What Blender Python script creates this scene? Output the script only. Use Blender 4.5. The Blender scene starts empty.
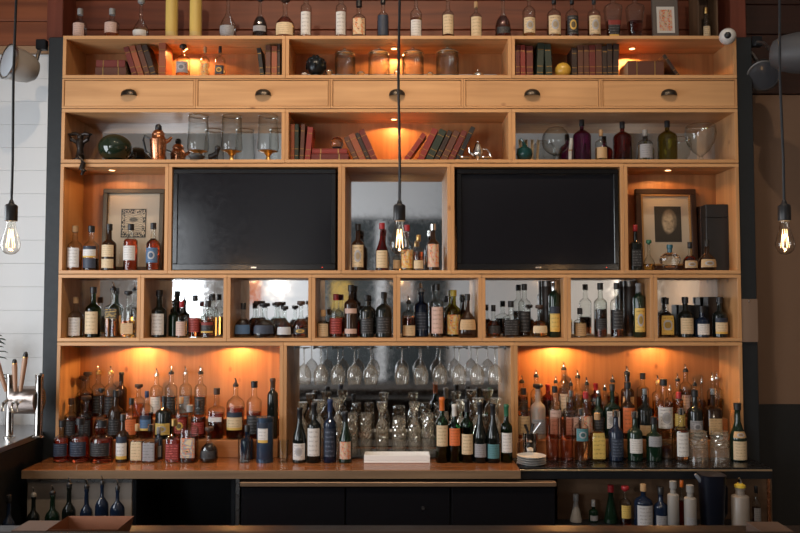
import bpy, bmesh, math, random
from mathutils import Vector, Matrix
random.seed(7)
sc = bpy.context.scene
C = sc.collection
PI = math.pi

# ------------------------------------------------------------------ camera
F, D, HC, TH = 760.0, 4.4, 1.86, math.radians(2.5)
cam_d = bpy.data.cameras.new('camera'); cam = bpy.data.objects.new('camera', cam_d); C.objects.link(cam)
cam.location = (0, -D, HC); cam.rotation_euler = (PI/2 + TH, 0, 0)
cam_d.sensor_width = 36; cam_d.lens = F/800*36; cam_d.clip_end = 60
sc.camera = cam
def fwd(Y, Z): return (Y+D)*math.cos(TH) + (Z-HC)*math.sin(TH)
def ZP(py, Y):
    k = (266.5-py)/F
    return HC + (Y+D)*(math.sin(TH)+k*math.cos(TH))/(math.cos(TH)-k*math.sin(TH))
def XP(px, Y, Z): return (px-400)/F*fwd(Y, Z)
def MP(n, Y, Z): return n/F*fwd(Y, Z)          # size of n pixels at a depth

# ------------------------------------------------------------------ world, large lights, exposure
w = bpy.data.worlds.new('world'); sc.world = w; w.use_nodes = True
bg = w.node_tree.nodes['Background']; bg.inputs[0].default_value = (.55, .68, .85, 1); bg.inputs[1].default_value = .6
def area(name, loc, rot, sx, sy, power, col):
    l = bpy.data.lights.new(name, 'AREA'); l.shape = 'RECTANGLE'; l.size = sx; l.size_y = sy; l.energy = power; l.color = col
    o = bpy.data.objects.new(name, l); C.objects.link(o); o.location = loc; o.rotation_euler = rot
    return o
DAY = (.90, .95, 1.0)
area('daylight_window_near', (-3.32, -1.75, 2.0), (0, -PI/2, 0), 1.9, 1.7, 82, DAY)
area('daylight_window_far', (-3.32, -6.4, 2.1), (0, -PI/2, 0), 2.1, 2.6, 165, DAY)
sc.view_settings.view_transform = 'Standard'; sc.view_settings.look = 'None'
sc.view_settings.exposure = 0.0; sc.view_settings.gamma = 1; sc.view_settings.use_curve_mapping = False
sc.cycles.use_denoising = True
sc.cycles.transparent_max_bounces = 32; sc.cycles.max_bounces = 12; sc.cycles.transmission_bounces = 12
sc.cycles.caustics_reflective = False; sc.cycles.caustics_refractive = False; sc.cycles.sample_clamp_indirect = 4
WARM = (1.0, .50, .165)

# ------------------------------------------------------------------ materials
MATS = {}
def nm(name):
    m = bpy.data.materials.new(name); m.use_nodes = True
    return m, m.node_tree, m.node_tree.nodes['Principled BSDF']
def pm(name, col, rough=.5, metal=0, **k):
    if name in MATS: return MATS[name]
    m, t, b = nm(name)
    b.inputs['Base Color'].default_value = (*col, 1); b.inputs['Roughness'].default_value = rough; b.inputs['Metallic'].default_value = metal
    for kk, v in k.items(): b.inputs[kk.replace('_', ' ')].default_value = v
    # slight surface variation so that nothing is a flat tone
    tc = t.nodes.new('ShaderNodeTexCoord'); n = t.nodes.new('ShaderNodeTexNoise'); n.inputs['Scale'].default_value = 35
    t.links.new(tc.outputs['Object'], n.inputs['Vector'])
    mr = t.nodes.new('ShaderNodeMapRange'); mr.inputs['To Min'].default_value = max(0, rough-.06); mr.inputs['To Max'].default_value = min(1, rough+.08)
    t.links.new(n.outputs['Fac'], mr.inputs['Value']); t.links.new(mr.outputs[0], b.inputs['Roughness'])
    MATS[name] = m; return m
def wood(name, c1, c2, axis='X', rough=.45, scale=1.0, knots=False):
    if name in MATS: return MATS[name]
    m, t, b = nm(name)
    tc = t.nodes.new('ShaderNodeTexCoord'); mp = t.nodes.new('ShaderNodeMapping')
    s = {'X': (1.2, 22, 22), 'Z': (22, 22, 1.2), 'Y': (22, 1.2, 22)}[axis]
    mp.inputs['Scale'].default_value = [v*scale for v in s]
    oi = t.nodes.new('ShaderNodeObjectInfo'); va = t.nodes.new('ShaderNodeVectorMath'); va.operation = 'ADD'
    mu = t.nodes.new('ShaderNodeMath'); mu.operation = 'MULTIPLY'; mu.inputs[1].default_value = 37
    t.links.new(oi.outputs['Random'], mu.inputs[0]); t.links.new(tc.outputs['Object'], va.inputs[0]); t.links.new(mu.outputs[0], va.inputs[1])
    t.links.new(va.outputs[0], mp.inputs['Vector'])
    n = t.nodes.new('ShaderNodeTexNoise'); n.inputs['Scale'].default_value = 1; n.inputs['Detail'].default_value = 5; n.inputs['Distortion'].default_value = .6
    t.links.new(mp.outputs[0], n.inputs['Vector'])
    cr = t.nodes.new('ShaderNodeValToRGB'); cr.color_ramp.elements[0].position = .3; cr.color_ramp.elements[1].position = .72
    cr.color_ramp.elements[0].color = (*c1, 1); cr.color_ramp.elements[1].color = (*c2, 1)
    t.links.new(n.outputs['Fac'], cr.inputs[0]); out = cr.outputs[0]
    n2 = t.nodes.new('ShaderNodeTexNoise'); n2.inputs['Scale'].default_value = 2.3; t.links.new(va.outputs[0], n2.inputs['Vector'])
    mr = t.nodes.new('ShaderNodeMapRange'); mr.inputs['To Min'].default_value = .78; mr.inputs['To Max'].default_value = 1.18; t.links.new(n2.outputs['Fac'], mr.inputs['Value'])
    hs = t.nodes.new('ShaderNodeHueSaturation'); t.links.new(out, hs.inputs['Color']); t.links.new(mr.outputs[0], hs.inputs['Value']); out = hs.outputs[0]
    if knots:
        vo = t.nodes.new('ShaderNodeTexVoronoi'); vo.inputs['Scale'].default_value = 4.2
        mp2 = t.nodes.new('ShaderNodeMapping'); mp2.inputs['Scale'].default_value = (1, 1, 1.6) if axis == 'X' else (1.6, 1, 1)
        t.links.new(va.outputs[0], mp2.inputs['Vector']); t.links.new(mp2.outputs[0], vo.inputs['Vector'])
        kr = t.nodes.new('ShaderNodeMapRange'); kr.inputs['From Min'].default_value = .03; kr.inputs['From Max'].default_value = .10
        kr.inputs['To Min'].default_value = .75; kr.inputs['To Max'].default_value = 0; t.links.new(vo.outputs['Distance'], kr.inputs['Value'])
        mx = t.nodes.new('ShaderNodeMixRGB'); mx.inputs[2].default_value = (c1[0]*.35, c1[1]*.22, c1[2]*.2, 1)
        t.links.new(kr.outputs[0], mx.inputs[0]); t.links.new(out, mx.inputs[1]); out = mx.outputs[0]
    t.links.new(out, b.inputs['Base Color']); b.inputs['Roughness'].default_value = rough
    bp = t.nodes.new('ShaderNodeBump'); bp.inputs['Strength'].default_value = .12; bp.inputs['Distance'].default_value = .003
    t.links.new(n.outputs['Fac'], bp.inputs['Height']); t.links.new(bp.outputs[0], b.inputs['Normal'])
    MATS[name] = m; return m
def thin_glass(name, tint, gloss_rough=.02, haze=0, ior=1.5):
    if name in MATS: return MATS[name]
    m = bpy.data.materials.new(name); m.use_nodes = True; t = m.node_tree
    t.nodes.remove(t.nodes['Principled BSDF']); out = t.nodes['Material Output']
    tr = t.nodes.new('ShaderNodeBsdfTransparent'); tr.inputs[0].default_value = (*tint, 1)
    gl = t.nodes.new('ShaderNodeBsdfGlossy'); gl.inputs['Roughness'].default_value = gloss_rough; gl.inputs[0].default_value = (.95, .95, .95, 1)
    fr = t.nodes.new('ShaderNodeFresnel'); ge = t.nodes.new('ShaderNodeNewGeometry'); mr = t.nodes.new('ShaderNodeMapRange'); mr.inputs['To Min'].default_value = ior; mr.inputs['To Max'].default_value = 1/ior
    t.links.new(ge.outputs['Backfacing'], mr.inputs['Value']); t.links.new(mr.outputs[0], fr.inputs[0])
    # a ray that grazes the wall crosses more glass: Beer-Lambert darkening towards the silhouette
    lw = t.nodes.new('ShaderNodeLayerWeight'); lw.inputs[0].default_value = .5; pw = t.nodes.new('ShaderNodeMath'); pw.operation = 'POWER'; pw.inputs[1].default_value = 2.2
    t.links.new(lw.outputs['Facing'], pw.inputs[0]); ab = t.nodes.new('ShaderNodeMixRGB'); ab.inputs[1].default_value = (*tint, 1); ab.inputs[2].default_value = (*[c**4*.30 for c in tint], 1)
    t.links.new(pw.outputs[0], ab.inputs[0]); t.links.new(ab.outputs[0], tr.inputs[0])
    mx = t.nodes.new('ShaderNodeMixShader'); t.links.new(fr.outputs[0], mx.inputs[0]); t.links.new(tr.outputs[0], mx.inputs[1]); t.links.new(gl.outputs[0], mx.inputs[2])
    last = mx.outputs[0]
    if haze:
        df = t.nodes.new('ShaderNodeBsdfDiffuse'); df.inputs[0].default_value = (.92, .84, .70, 1); m2 = t.nodes.new('ShaderNodeMixShader'); m2.inputs[0].default_value = haze
        t.links.new(last, m2.inputs[1]); t.links.new(df.outputs[0], m2.inputs[2]); last = m2.outputs[0]
    t.links.new(last, out.inputs[0]); MATS[name] = m; return m
def solid_glass(name, col, rough=.02, ior=1.36):
    return pm(name, col, rough, 0, Transmission_Weight=1.0, IOR=ior)
def emit(name, col, s):
    if name in MATS: return MATS[name]
    m, t, b = nm(name); b.inputs['Base Color'].default_value = (0, 0, 0, 1)
    b.inputs['Emission Color'].default_value = (*col, 1); b.inputs['Emission Strength'].default_value = s
    MATS[name] = m; return m
INK = {'white': (.62, .60, .58), 'cream': (.62, .48, .30), 'black': (.012, .012, .014), 'yellow': (.60, .42, .11), 'tan': (.50, .33, .17), 'pink': (.55, .38, .32),
       'red': (.20, .02, .015), 'orange': (.62, .15, .04), 'navy': (.012, .020, .040), 'teal': (.08, .22, .25), 'grey': (.28, .28, .30), 'gold': (.60, .38, .08), 'blue': (.07, .14, .26), 'silver': (.5, .5, .52)}
def label_mat(col, style):
    key = f'label {col} {style}'
    if key in MATS: return MATS[key]
    m, t, b = nm(key); b.inputs['Roughness'].default_value = .55
    L = t.links; N = t.nodes.new
    base = INK[col]; dark = sum(base) < .35
    ink = tuple(min(1, c*3+.10) for c in base) if dark else tuple(c*.5 for c in base)
    uv = N('ShaderNodeUVMap'); sp = N('ShaderNodeSeparateXYZ'); L.new(uv.outputs[0], sp.inputs[0])
    def math_(op, a, bv=None):
        n = N('ShaderNodeMath'); n.operation = op
        for i, v in enumerate((a, bv)):
            if v is None: continue
            if hasattr(v, 'is_linked'): L.new(v, n.inputs[i])
            else: n.inputs[i].default_value = v
        return n.outputs[0]
    def mix(f, a, c2):
        n = N('ShaderNodeMixRGB'); L.new(f, n.inputs[0])
        for i, v in ((1, a), (2, c2)):
            if hasattr(v, 'is_linked'): L.new(v, n.inputs[i])
            else: n.inputs[i].default_value = (*v, 1)
        return n.outputs[0]
    u, v = sp.outputs[0], sp.outputs[1]
    no = N('ShaderNodeTexNoise'); no.inputs['Scale'].default_value = 9; mp = N('ShaderNodeMapping'); mp.inputs['Scale'].default_value = (2.2, 1.6, 1)
    L.new(uv.outputs[0], mp.inputs[0]); L.new(mp.outputs[0], no.inputs['Vector'])
    glyph = math_('GREATER_THAN', no.outputs['Fac'], .5)
    rows = math_('GREATER_THAN', math_('SINE', math_('MULTIPLY', v, 38)), .35)
    inside = math_('LESS_THAN', math_('ABSOLUTE', math_('SUBTRACT', u, .5)), .36)
    text = math_('MULTIPLY', math_('MULTIPLY', glyph, rows), inside)
    col_o = mix(math_('MULTIPLY', text, .75), base, ink)
    du = math_('SUBTRACT', u, .5); dv = math_('SUBTRACT', v, .5)
    rr = math_('SQRT', math_('ADD', math_('MULTIPLY', du, du), math_('MULTIPLY', dv, dv)))
    if style == 'emblem':
        col_o = mix(math_('LESS_THAN', rr, .27), base, tuple(min(1, c*1.3) for c in INK['grey']) if not dark else INK['gold'])
        col_o = mix(math_('LESS_THAN', rr, .17), col_o, ink if not dark else (.1, .07, .03))
        col_o = mix(math_('MULTIPLY', text, math_('GREATER_THAN', rr, .3)), col_o, ink)
    elif style == 'band':
        col_o = mix(math_('GREATER_THAN', v, .72), col_o, INK['navy'] if not dark else INK['red'])
        col_o = mix(math_('LESS_THAN', v, .14), col_o, INK['gold'])
    elif style == 'diag':
        dg = math_('ABSOLUTE', math_('SUBTRACT', v, math_('ADD', math_('MULTIPLY', u, .35), .3)))
        col_o = mix(math_('LESS_THAN', dg, .2), base, INK['gold']); col_o = mix(math_('LESS_THAN', dg, .17), col_o, base); col_o = mix(text, col_o, INK['gold'])
    elif style == 'art':
        n3 = N('ShaderNodeTexNoise'); n3.inputs['Scale'].default_value = 4.5; L.new(uv.outputs[0], n3.inputs['Vector'])
        cr = N('ShaderNodeValToRGB'); cr.color_ramp.interpolation = 'CONSTANT'; e = cr.color_ramp.elements
        e[0].color = (*INK['cream'], 1); e[0].position = 0; e[1].color = (*base, 1); e[1].position = .42
        x = e.new(.52); x.color = (*INK['orange'], 1); x = e.new(.58); x.color = (*INK['cream'], 1); x = e.new(.64); x.color = (.08, .05, .03, 1)
        L.new(n3.outputs['Fac'], cr.inputs[0]); col_o = cr.outputs[0]
    elif style == 'plain':
        n4 = N('ShaderNodeTexNoise'); n4.inputs['Scale'].default_value = 5; L.new(uv.outputs[0], n4.inputs['Vector'])
        col_o = mix(math_('MULTIPLY', n4.outputs['Fac'], .25), base, ink)
    L.new(col_o, b.inputs['Base Color']); MATS[key] = m; return m

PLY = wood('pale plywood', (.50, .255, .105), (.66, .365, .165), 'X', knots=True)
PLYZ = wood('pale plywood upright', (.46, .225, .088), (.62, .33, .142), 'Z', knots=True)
PLYB = wood('warm-lit plywood back', (.36, .145, .05), (.52, .23, .085), 'Z', knots=True)  # same plywood; the bays' warm light is put into this orange
MIRROR = pm('mirror', (.86, .87, .88), .03, 1)
BLACK = pm('black plastic', (.010, .010, .012), .4)
BLACKM = pm('black metal', (.012, .014, .018), .35, .3)
STEEL = pm('brushed steel', (.55, .55, .55), .28, 1)
DARKST = pm('dark steel', (.16, .155, .15), .35, 1)
SILVER = pm('polished silver', (.8, .78, .74), .12, 1)
COPPER = pm('copper', (.62, .27, .14), .25, 1)
BRASS = pm('brass', (.65, .42, .16), .3, 1)
CLEAR = thin_glass('clear glass', (.95, .97, .96))
CORK = pm('cork', (.42, .26, .13), .8)
GLASS = {'clear': CLEAR, 'green': thin_glass('green glass', (.10, .28, .12)), 'olive': thin_glass('olive glass', (.52, .46, .10)),
         'amberglass': thin_glass('amber glass', (.45, .16, .03)), 'purple': thin_glass('purple glass', (.46, .12, .30)), 'maroon': thin_glass('maroon glass', (.50, .11, .09)),
         'black': pm('black bottle glass', (.006, .008, .007), .08), 'navy': pm('navy bottle glass', (.008, .015, .035), .1),
         'darkgreen': pm('dark green bottle glass', (.006, .018, .010), .07), 'brown': pm('dark brown bottle glass', (.022, .009, .004), .08),
         'white': pm('white plastic', (.62, .60, .57), .4), 'frost': pm('frosted glass', (.60, .52, .45), .35, 0, Transmission_Weight=.6), 'whiteplastic': pm('shaded white plastic', (.26, .245, .23), .5), 'pinkglass': thin_glass('pink glass', (.97, .86, .82))}  # sauce-bottle white is darkened to hold the under-counter shade
LIQ = {'amber': solid_glass('amber spirit', (.78, .30, .06)), 'dark': solid_glass('dark spirit', (.36, .08, .02)), 'red': solid_glass('red spirit', (.70, .09, .03)),
       'gold': solid_glass('golden spirit', (.90, .58, .16)), 'water': solid_glass('clear spirit', (.93, .95, .94)), 'black': pm('black liqueur', (.015, .006, .004), .1),
       'peach': solid_glass('peach spirit', (.93, .50, .25))}
CAPM = {'black': BLACK, 'red': pm('red cap', (.30, .015, .02), .4), 'gold': BRASS, 'silver': SILVER, 'navy': pm('navy cap', (.015, .03, .09), .4), 'white': GLASS['white'], 'grey': pm('grey cap', (.25, .25, .25), .4),
        'cork': CORK, 'wood': pm('dark wood stopper', (.05, .025, .015), .5), 'orange': pm('orange foil', (.60, .14, .02), .4), 'yellow': pm('yellow cap', (.62, .45, .05), .4), 'green': pm('green cap', (.02, .12, .06), .4)}

# ------------------------------------------------------------------ mesh helpers
class MB:
    def __init__(s): s.v = []; s.f = []; s.uv = None
    def box(s, x0, x1, y0, y1, z0, z1, m=None):
        k = len(s.v)
        p = [(x0, y0, z0), (x1, y0, z0), (x1, y1, z0), (x0, y1, z0), (x0, y0, z1), (x1, y0, z1), (x1, y1, z1), (x0, y1, z1)]
        s.v += [tuple(m @ Vector(q)) for q in p] if m else p
        s.f += [tuple(k+i for i in q) for q in ((0, 3, 2, 1), (4, 5, 6, 7), (0, 1, 5, 4), (1, 2, 6, 5), (2, 3, 7, 6), (3, 0, 4, 7))]
        return s
    def bevbox(s, x0, x1, y0, y1, z0, z1, b=.003):
        # box with chamfered edges
        bm = bmesh.new(); bmesh.ops.create_cube(bm, size=1)
        for q in bm.verts: q.co = Vector(((x0+x1)/2+q.co.x*(x1-x0), (y0+y1)/2+q.co.y*(y1-y0), (z0+z1)/2+q.co.z*(z1-z0)))
        bmesh.ops.bevel(bm, geom=bm.edges[:], offset=min(b, .45*min(x1-x0, y1-y0, z1-z0)), segments=1, affect='EDGES')
        k = len(s.v); bm.verts.index_update()
        s.v += [tuple(q.co) for q in bm.verts]; s.f += [tuple(k+q.index for q in fc.verts) for fc in bm.faces]; bm.free(); return s
    def lathe(s, prof, seg=20, cx=0, cy=0, n=2.0, dr=1.0, cap=True):
        k = len(s.v)
        for (r, z) in prof:
            for i in range(seg):
                a = 2*PI*i/seg; c, d = math.cos(a), math.sin(a)
                nn = n(r) if callable(n) else n; dd = dr(r) if callable(dr) else dr
                x = math.copysign(abs(c)**(2/nn), c); y = math.copysign(abs(d)**(2/nn), d)
                s.v.append((cx+r*x, cy+r*dd*y, z))
        for j in range(len(prof)-1):
            for i in range(seg):
                i2 = (i+1) % seg
                s.f.append((k+j*seg+i, k+j*seg+i2, k+(j+1)*seg+i2, k+(j+1)*seg+i))
        if cap:
            s.f.append(tuple(k+i for i in reversed(range(seg)))); e = k+(len(prof)-1)*seg; s.f.append(tuple(e+i for i in range(seg)))
        return s
    def tube(s, pts, r, seg=8, cap=True):
        pts = [Vector(p) for p in pts]; k = len(s.v); n = len(pts); rs = r if isinstance(r, (list, tuple)) else [r]*n
        for j, p in enumerate(pts):
            t = (pts[min(j+1, n-1)]-pts[max(j-1, 0)]).normalized()
            up = Vector((0, 0, 1)) if abs(t.z) < .9 else Vector((0, 1, 0))
            a = t.cross(up).normalized(); b = a.cross(t)
            for i in range(seg):
                q = p + (a*math.cos(2*PI*i/seg)+b*math.sin(2*PI*i/seg))*rs[j]; s.v.append(tuple(q))
        for j in range(n-1):
            for i in range(seg):
                i2 = (i+1) % seg; s.f.append((k+j*seg+i, k+j*seg+i2, k+(j+1)*seg+i2, k+(j+1)*seg+i))
        if cap:
            s.f.append(tuple(k+i for i in reversed(range(seg)))); e = k+(n-1)*seg; s.f.append(tuple(e+i for i in range(seg)))
        return s
    def sphere(s, c, r, seg=16, rings=10, m=None):
        rx, ry, rz = r if isinstance(r, (tuple, list)) else (r, r, r); k = len(s.v)
        for j in range(1, rings):
            t = PI*j/rings
            for i in range(seg):
                a = 2*PI*i/seg; s.v.append((c[0]+rx*math.sin(t)*math.cos(a), c[1]+ry*math.sin(t)*math.sin(a), c[2]-rz*math.cos(t)))
        b = len(s.v); s.v += [(c[0], c[1], c[2]-rz), (c[0], c[1], c[2]+rz)]
        for j in range(rings-2):
            for i in range(seg):
                i2 = (i+1) % seg; s.f.append((k+j*seg+i, k+j*seg+i2, k+(j+1)*seg+i2, k+(j+1)*seg+i))
        for i in range(seg):
            i2 = (i+1) % seg; s.f.append((b, k+i2, k+i)); e = k+(rings-2)*seg; s.f.append((b+1, e+i, e+i2))
        if m:
            for q in range(k, len(s.v)): s.v[q] = tuple(m @ Vector(s.v[q]))
        return s
    def build(s, name, mat, parent=None, smooth=True, loc=None, angle=40):
        me = bpy.data.meshes.new(name); me.from_pydata(s.v, [], s.f); me.update()
        if mat: me.materials.append(mat)
        if s.uv:
            u = me.uv_layers.new(name='UVMap')
            for l in me.loops: u.data[l.index].uv = s.uv[l.vertex_index]
        o = bpy.data.objects.new(name, me); C.objects.link(o)
        if parent: o.parent = parent
        if loc: o.location = loc
        if smooth:
            me.polygons.foreach_set('use_smooth', [True]*len(me.polygons)); me.set_sharp_from_angle(angle=math.radians(angle))
        return o
def tag(o, label, cat, group=None, kind=None):
    if label: o['label'] = label
    if cat: o['category'] = cat
    if group: o['group'] = group
    if kind: o['kind'] = kind
    return o
def thing(name, label, cat, loc, rot=(0, 0, 0), group=None):
    o = bpy.data.objects.new(name, None); C.objects.link(o); o.location = loc; o.rotation_euler = rot; o.empty_display_size = .05
    return tag(o, label, cat, group)
def struct(name, mb, mat, label=None, parent=None, smooth=False):
    o = mb.build(name, mat, parent, smooth)
    if not parent: o['kind'] = 'structure'
    if label: o['label'] = label; o['category'] = name.split('_')[0]
    return o
def lamp(parent, loc, power, typ='POINT', col=WARM, size=.03, spot=None, blend=.3, rot=(0, 0, 0)):
    l = bpy.data.lights.new('lamp_light', typ); l.energy = power; l.color = col; l.shadow_soft_size = size
    if typ == 'SPOT': l.spot_size = math.radians(spot); l.spot_blend = blend
    o = bpy.data.objects.new('lamp_light', l); C.objects.link(o); o.location = loc; o.rotation_euler = rot; o.parent = parent
    return o
ORD = ['', 'first', 'second', 'third', 'fourth', 'fifth', 'sixth', 'seventh', 'eighth', 'ninth', 'tenth', 'eleventh', 'twelfth', 'thirteenth', 'fourteenth', 'fifteenth',
       'sixteenth', 'seventeenth', 'eighteenth', 'nineteenth', 'twentieth', 'twenty-first', 'twenty-second', 'twenty-third']

# ------------------------------------------------------------------ layout of the shelving unit (metres from the photo's front edges)
zr = {k: ZP(v, 0) for k, v in dict(top=35.5, r1b=78.3, drt=78.8, drb=108.3, r2t=108.8, r2b=162.8, r3t=163.4, r3b=273.8, r4t=274.3, r4b=341.6, r5t=342.2, ct=458).items()}
CT = zr['ct']; T = .020; DEP = .29
XL, XR = XP(58.8, 0, ZP(250, 0)), XP(740.5, 0, ZP(250, 0))
YF = 0.0
def xr(px, row): return XP(px, 0, {1: ZP(57, 0), 'd': ZP(94, 0), 2: ZP(135, 0), 3: ZP(220, 0), 4: ZP(308, 0), 5: ZP(400, 0)}[row])

# ------------------------------------------------------------------ room shell
FZ, CZ, YB, YR, XW0, XW1 = 0.0, 5.6, .33, -9.0, -3.4, 4.6
WHITE = pm('white wall paint', (.70, .705, .71), .65); TANW = pm('brown wall paint', (.21, .125, .078), .7)
PLANK = wood('red brown plank', (.12, .026, .009), (.21, .05, .017), 'X', .5); FLOORW = wood('floor boards', (.06, .035, .02), (.12, .07, .04), 'Y', .4)
POST = pm('charcoal post', (.006, .009, .012), .6); REDP = wood('red brown post', (.12, .025, .012), (.18, .042, .02), 'Z', .5)
flo = struct('floor', MB().box(XW0, XW1, YR, YB, -.1, 0), pm('floor screed', (.05, .035, .025), .6))
for i in range(26):
    x = XW0+i*.307+.01; MB().box(x, x+.297, YR, YB, -.02, .004).build('floor_board', FLOORW, flo, False)
struct('ceiling', MB().box(XW0, XW1, YR, YB, CZ, CZ+.1), pm('ceiling paint', (.62, .60, .57), .7))
wb = struct('wall_back', MB().box(XW0, XW1, YB, YB+.1, 0, CZ), pm('wall backing', (.5, .5, .5), .8), 'back wall behind the wooden bar shelving with plank top')
xl_edge = XP(52, .2, 2.5); xr_edge = XP(742, .2, 2.5)
ztrim = ZP(54, .31); zwood = ZP(47, .31)
# white boarding on the left, each board a piece
zb = 0.2; k = 0
while zb < ztrim-.01:
    z1 = min(zb+.145, ztrim-.002)
    MB().bevbox(XW0, xl_edge, .31, YB, zb, z1-.001, .001).build('white_board', WHITE, wb, False); zb += .145
MB().box(XW0, xl_edge, .29, YB, ztrim, zwood).build('picture_rail', wood('rail wood', (.30, .17, .09), (.42, .25, .14)), wb, False)
zz = zwood
while zz < CZ:
    MB().bevbox(XW0, xl_edge, .30, YB, zz+.004, min(zz+.16, CZ), .004).build('plank', wood('orange plank', (.17, .045, .016), (.30, .085, .03), 'X', .5, .7), wb, False); zz += .16
zz = zr['top']-.05
while zz < CZ:
    MB().bevbox(xl_edge, xr_edge, .30, YB, zz+.004, min(zz+.19, CZ), .004).build('plank', PLANK, wb, False); zz += .19
zdk = ZP(404, .31); zrr = ZP(95, .31)
MB().box(xr_edge, XW1, .31, YB, zdk, zrr).build('brown_panel', TANW, wb, False)
MB().box(xr_edge, XW1, .29, YB, 0, zdk).build('dark_wainscot', pm('dark wainscot', (.010, .011, .012), .5), wb, False)
zz = zrr
while zz < CZ:
    MB().bevbox(xr_edge, XW1, .30, YB, zz+.004, min(zz+.19, CZ), .004).build('plank', wood('dark plank', (.03, .012, .008), (.06, .02, .012)), wb, False); zz += .19
# near side walls and the far wall behind the camera (seen in the mirrors and televisions)
wl = struct('wall_left', MB().box(XW0-.1, XW0, YR, -7.8, 0, CZ).box(XW0-.1, XW0, -5.0, -2.7, 0, CZ).box(XW0-.1, XW0, -.8, YB+.1, 0, CZ).box(XW0-.1, XW0, -7.8, -5.0, 0, 1.05).box(XW0-.1, XW0, -7.8, -5.0, 3.15, CZ)
            .box(XW0-.1, XW0, -2.7, -.8, 0, 1.1).box(XW0-.1, XW0, -2.7, -.8, 2.95, CZ), WHITE, 'white side wall with two street windows')
for i, (y0, y1, z0, z1) in enumerate(((-7.8, -5.0, 1.05, 3.15), (-2.7, -.8, 1.1, 2.95))):
    mb = MB()
    for yy in (y0, (y0+y1)/2-.03, y1-.06): mb.box(XW0-.08, XW0-.02, yy, yy+.06, z0, z1)
    for q in (z0, z1-.06): mb.box(XW0-.08, XW0-.02, y0, y1, q, q+.06)
    o = struct(f'window_{i+1}', mb, BLACKM, ['wide street window in the side wall', 'smaller street window nearest the back bar'][i])
    for ya, yb2 in ((y0+.06, (y0+y1)/2-.03), ((y0+y1)/2+.03, y1-.06)): MB().box(XW0-.055, XW0-.049, ya, yb2, z0+.06, z1-.06).build('pane', CLEAR, o, False)
struct('wall_right', MB().box(XW1, XW1+.1, YR, YB, 0, CZ), pm('beige wall paint', (.30, .22, .16), .7), 'beige side wall beyond the brown panel')
wf = struct('wall_front', MB().box(XW0, XW1, YR-.1, YR, 0, CZ), WHITE, 'white far wall seen in the mirrors')
def fx(px): return (px-400)/54.4
def fz(py): return HC+(300-py)/54.4
MB().box(fx(322), fx(446), YR, YR+.05, 0, 3.35).build('dark_wall_panel', pm('charcoal wall panel', (.035, .045, .048), .5), wf, False)
MB().box(.86, XW1, YR, YR+.6, 2.55, 4.25).build('added_dark_panel', pm('added dark panel', (.02, .018, .016), .6), wf, False)  # unseen panel added to darken what the right television reflects
MB().box(fx(376), fx(386), YR+.05, YR+.07, 0, 3.3).build('white_stile', WHITE, wf, False)
MB().box(fx(192), fx(207), YR, YR+.04, 0, 3.0).build('grey_stile', pm('grey stile', (.24, .24, .25), .6), wf, False)
MB().box(fx(626), fx(634), YR, YR+.12, 0, CZ).build('wood_stile', wood('stile wood', (.30, .17, .08), (.42, .26, .13), 'Z'), wf, False)
MB().box(fx(698), fx(706), YR, YR+.12, 0, CZ).build('wood_stile', MATS['stile wood'], wf, False)
def wall_art(name, label, cat, x0, x1, z0, z1, Y, frm, mat):
    o = thing(name, label, cat, ((x0+x1)/2, Y, z0)); hw = (x1-x0)/2; h = z1-z0; t = .03
    MB().box(-hw, hw, 0, .02, 0, t).box(-hw, hw, 0, .02, h-t, h).box(-hw, -hw+t, 0, .02, t, h-t).box(hw-t, hw, 0, .02, t, h-t).build('frame', frm, o, False)
    m = MB(); m.v = [(-hw+t, .012, t), (-hw+t, .012, h-t), (hw-t, .012, h-t), (hw-t, .012, t)]; m.f = [(0, 1, 2, 3)]; m.uv = [(0, 0), (0, 1), (1, 1), (1, 0)]
    m.build('picture', mat, o, False)
wall_art('painting', 'yellow abstract painting on the far charcoal wall panel', 'painting', fx(330), fx(352), fz(312), fz(280), YR+.05, BLACKM, label_mat('gold', 'plain'))
wall_art('poster', 'orange poster on the far white wall', 'poster', fx(246), fx(263), fz(306), fz(278), YR+.0, WHITE, label_mat('orange', 'plain'))
wall_art('notice', 'white notice on the far charcoal wall panel', 'notice', fx(398), fx(413), fz(302), fz(281), YR+.05, WHITE, label_mat('white', 'art'))

# posts beside the unit
def post(name, px0, px1, py0, py1, y0, y1, mat, label):
    zm = (ZP(py0, y0)+ZP(min(py1, 470), y0))/2
    o = struct(name, MB().bevbox(XP(px0, y0, zm), XP(px1, y0, zm), y0, y1, (0 if py1 > 460 else ZP(py1, y0)), ZP(py0, y0) if py0 > 0 else CZ, .004), mat); tag(o, label, 'post')
zm = ZP(250, .02)
o = struct('trim_1', MB().bevbox(XP(44.5, .02, zm), XL-.003, .02, .29, 0, ZP(37, .02), .004), POST); tag(o, 'charcoal post beside the white boarded wall', 'post')
o = struct('trim_2', MB().bevbox(XR+.003, XP(756, .02, zm), .02, .29, 0, ZP(37, .02), .004), POST); tag(o, 'charcoal post beside the brown wall', 'post')
o = struct('trim_3', MB().bevbox(XP(46, .12, 3.3), XP(62, .12, 3.3), .12, .30, ZP(37, .02)+.02, CZ, .004), REDP); tag(o, 'red brown upper post above the charcoal post, white wall side', 'post')
o = struct('trim_4', MB().bevbox(XP(731, .12, 3.3), XP(747, .12, 3.3), .12, .30, ZP(37, .02)+.02, CZ, .004), REDP); tag(o, 'red brown upper post above the small dome camera', 'post')

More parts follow.
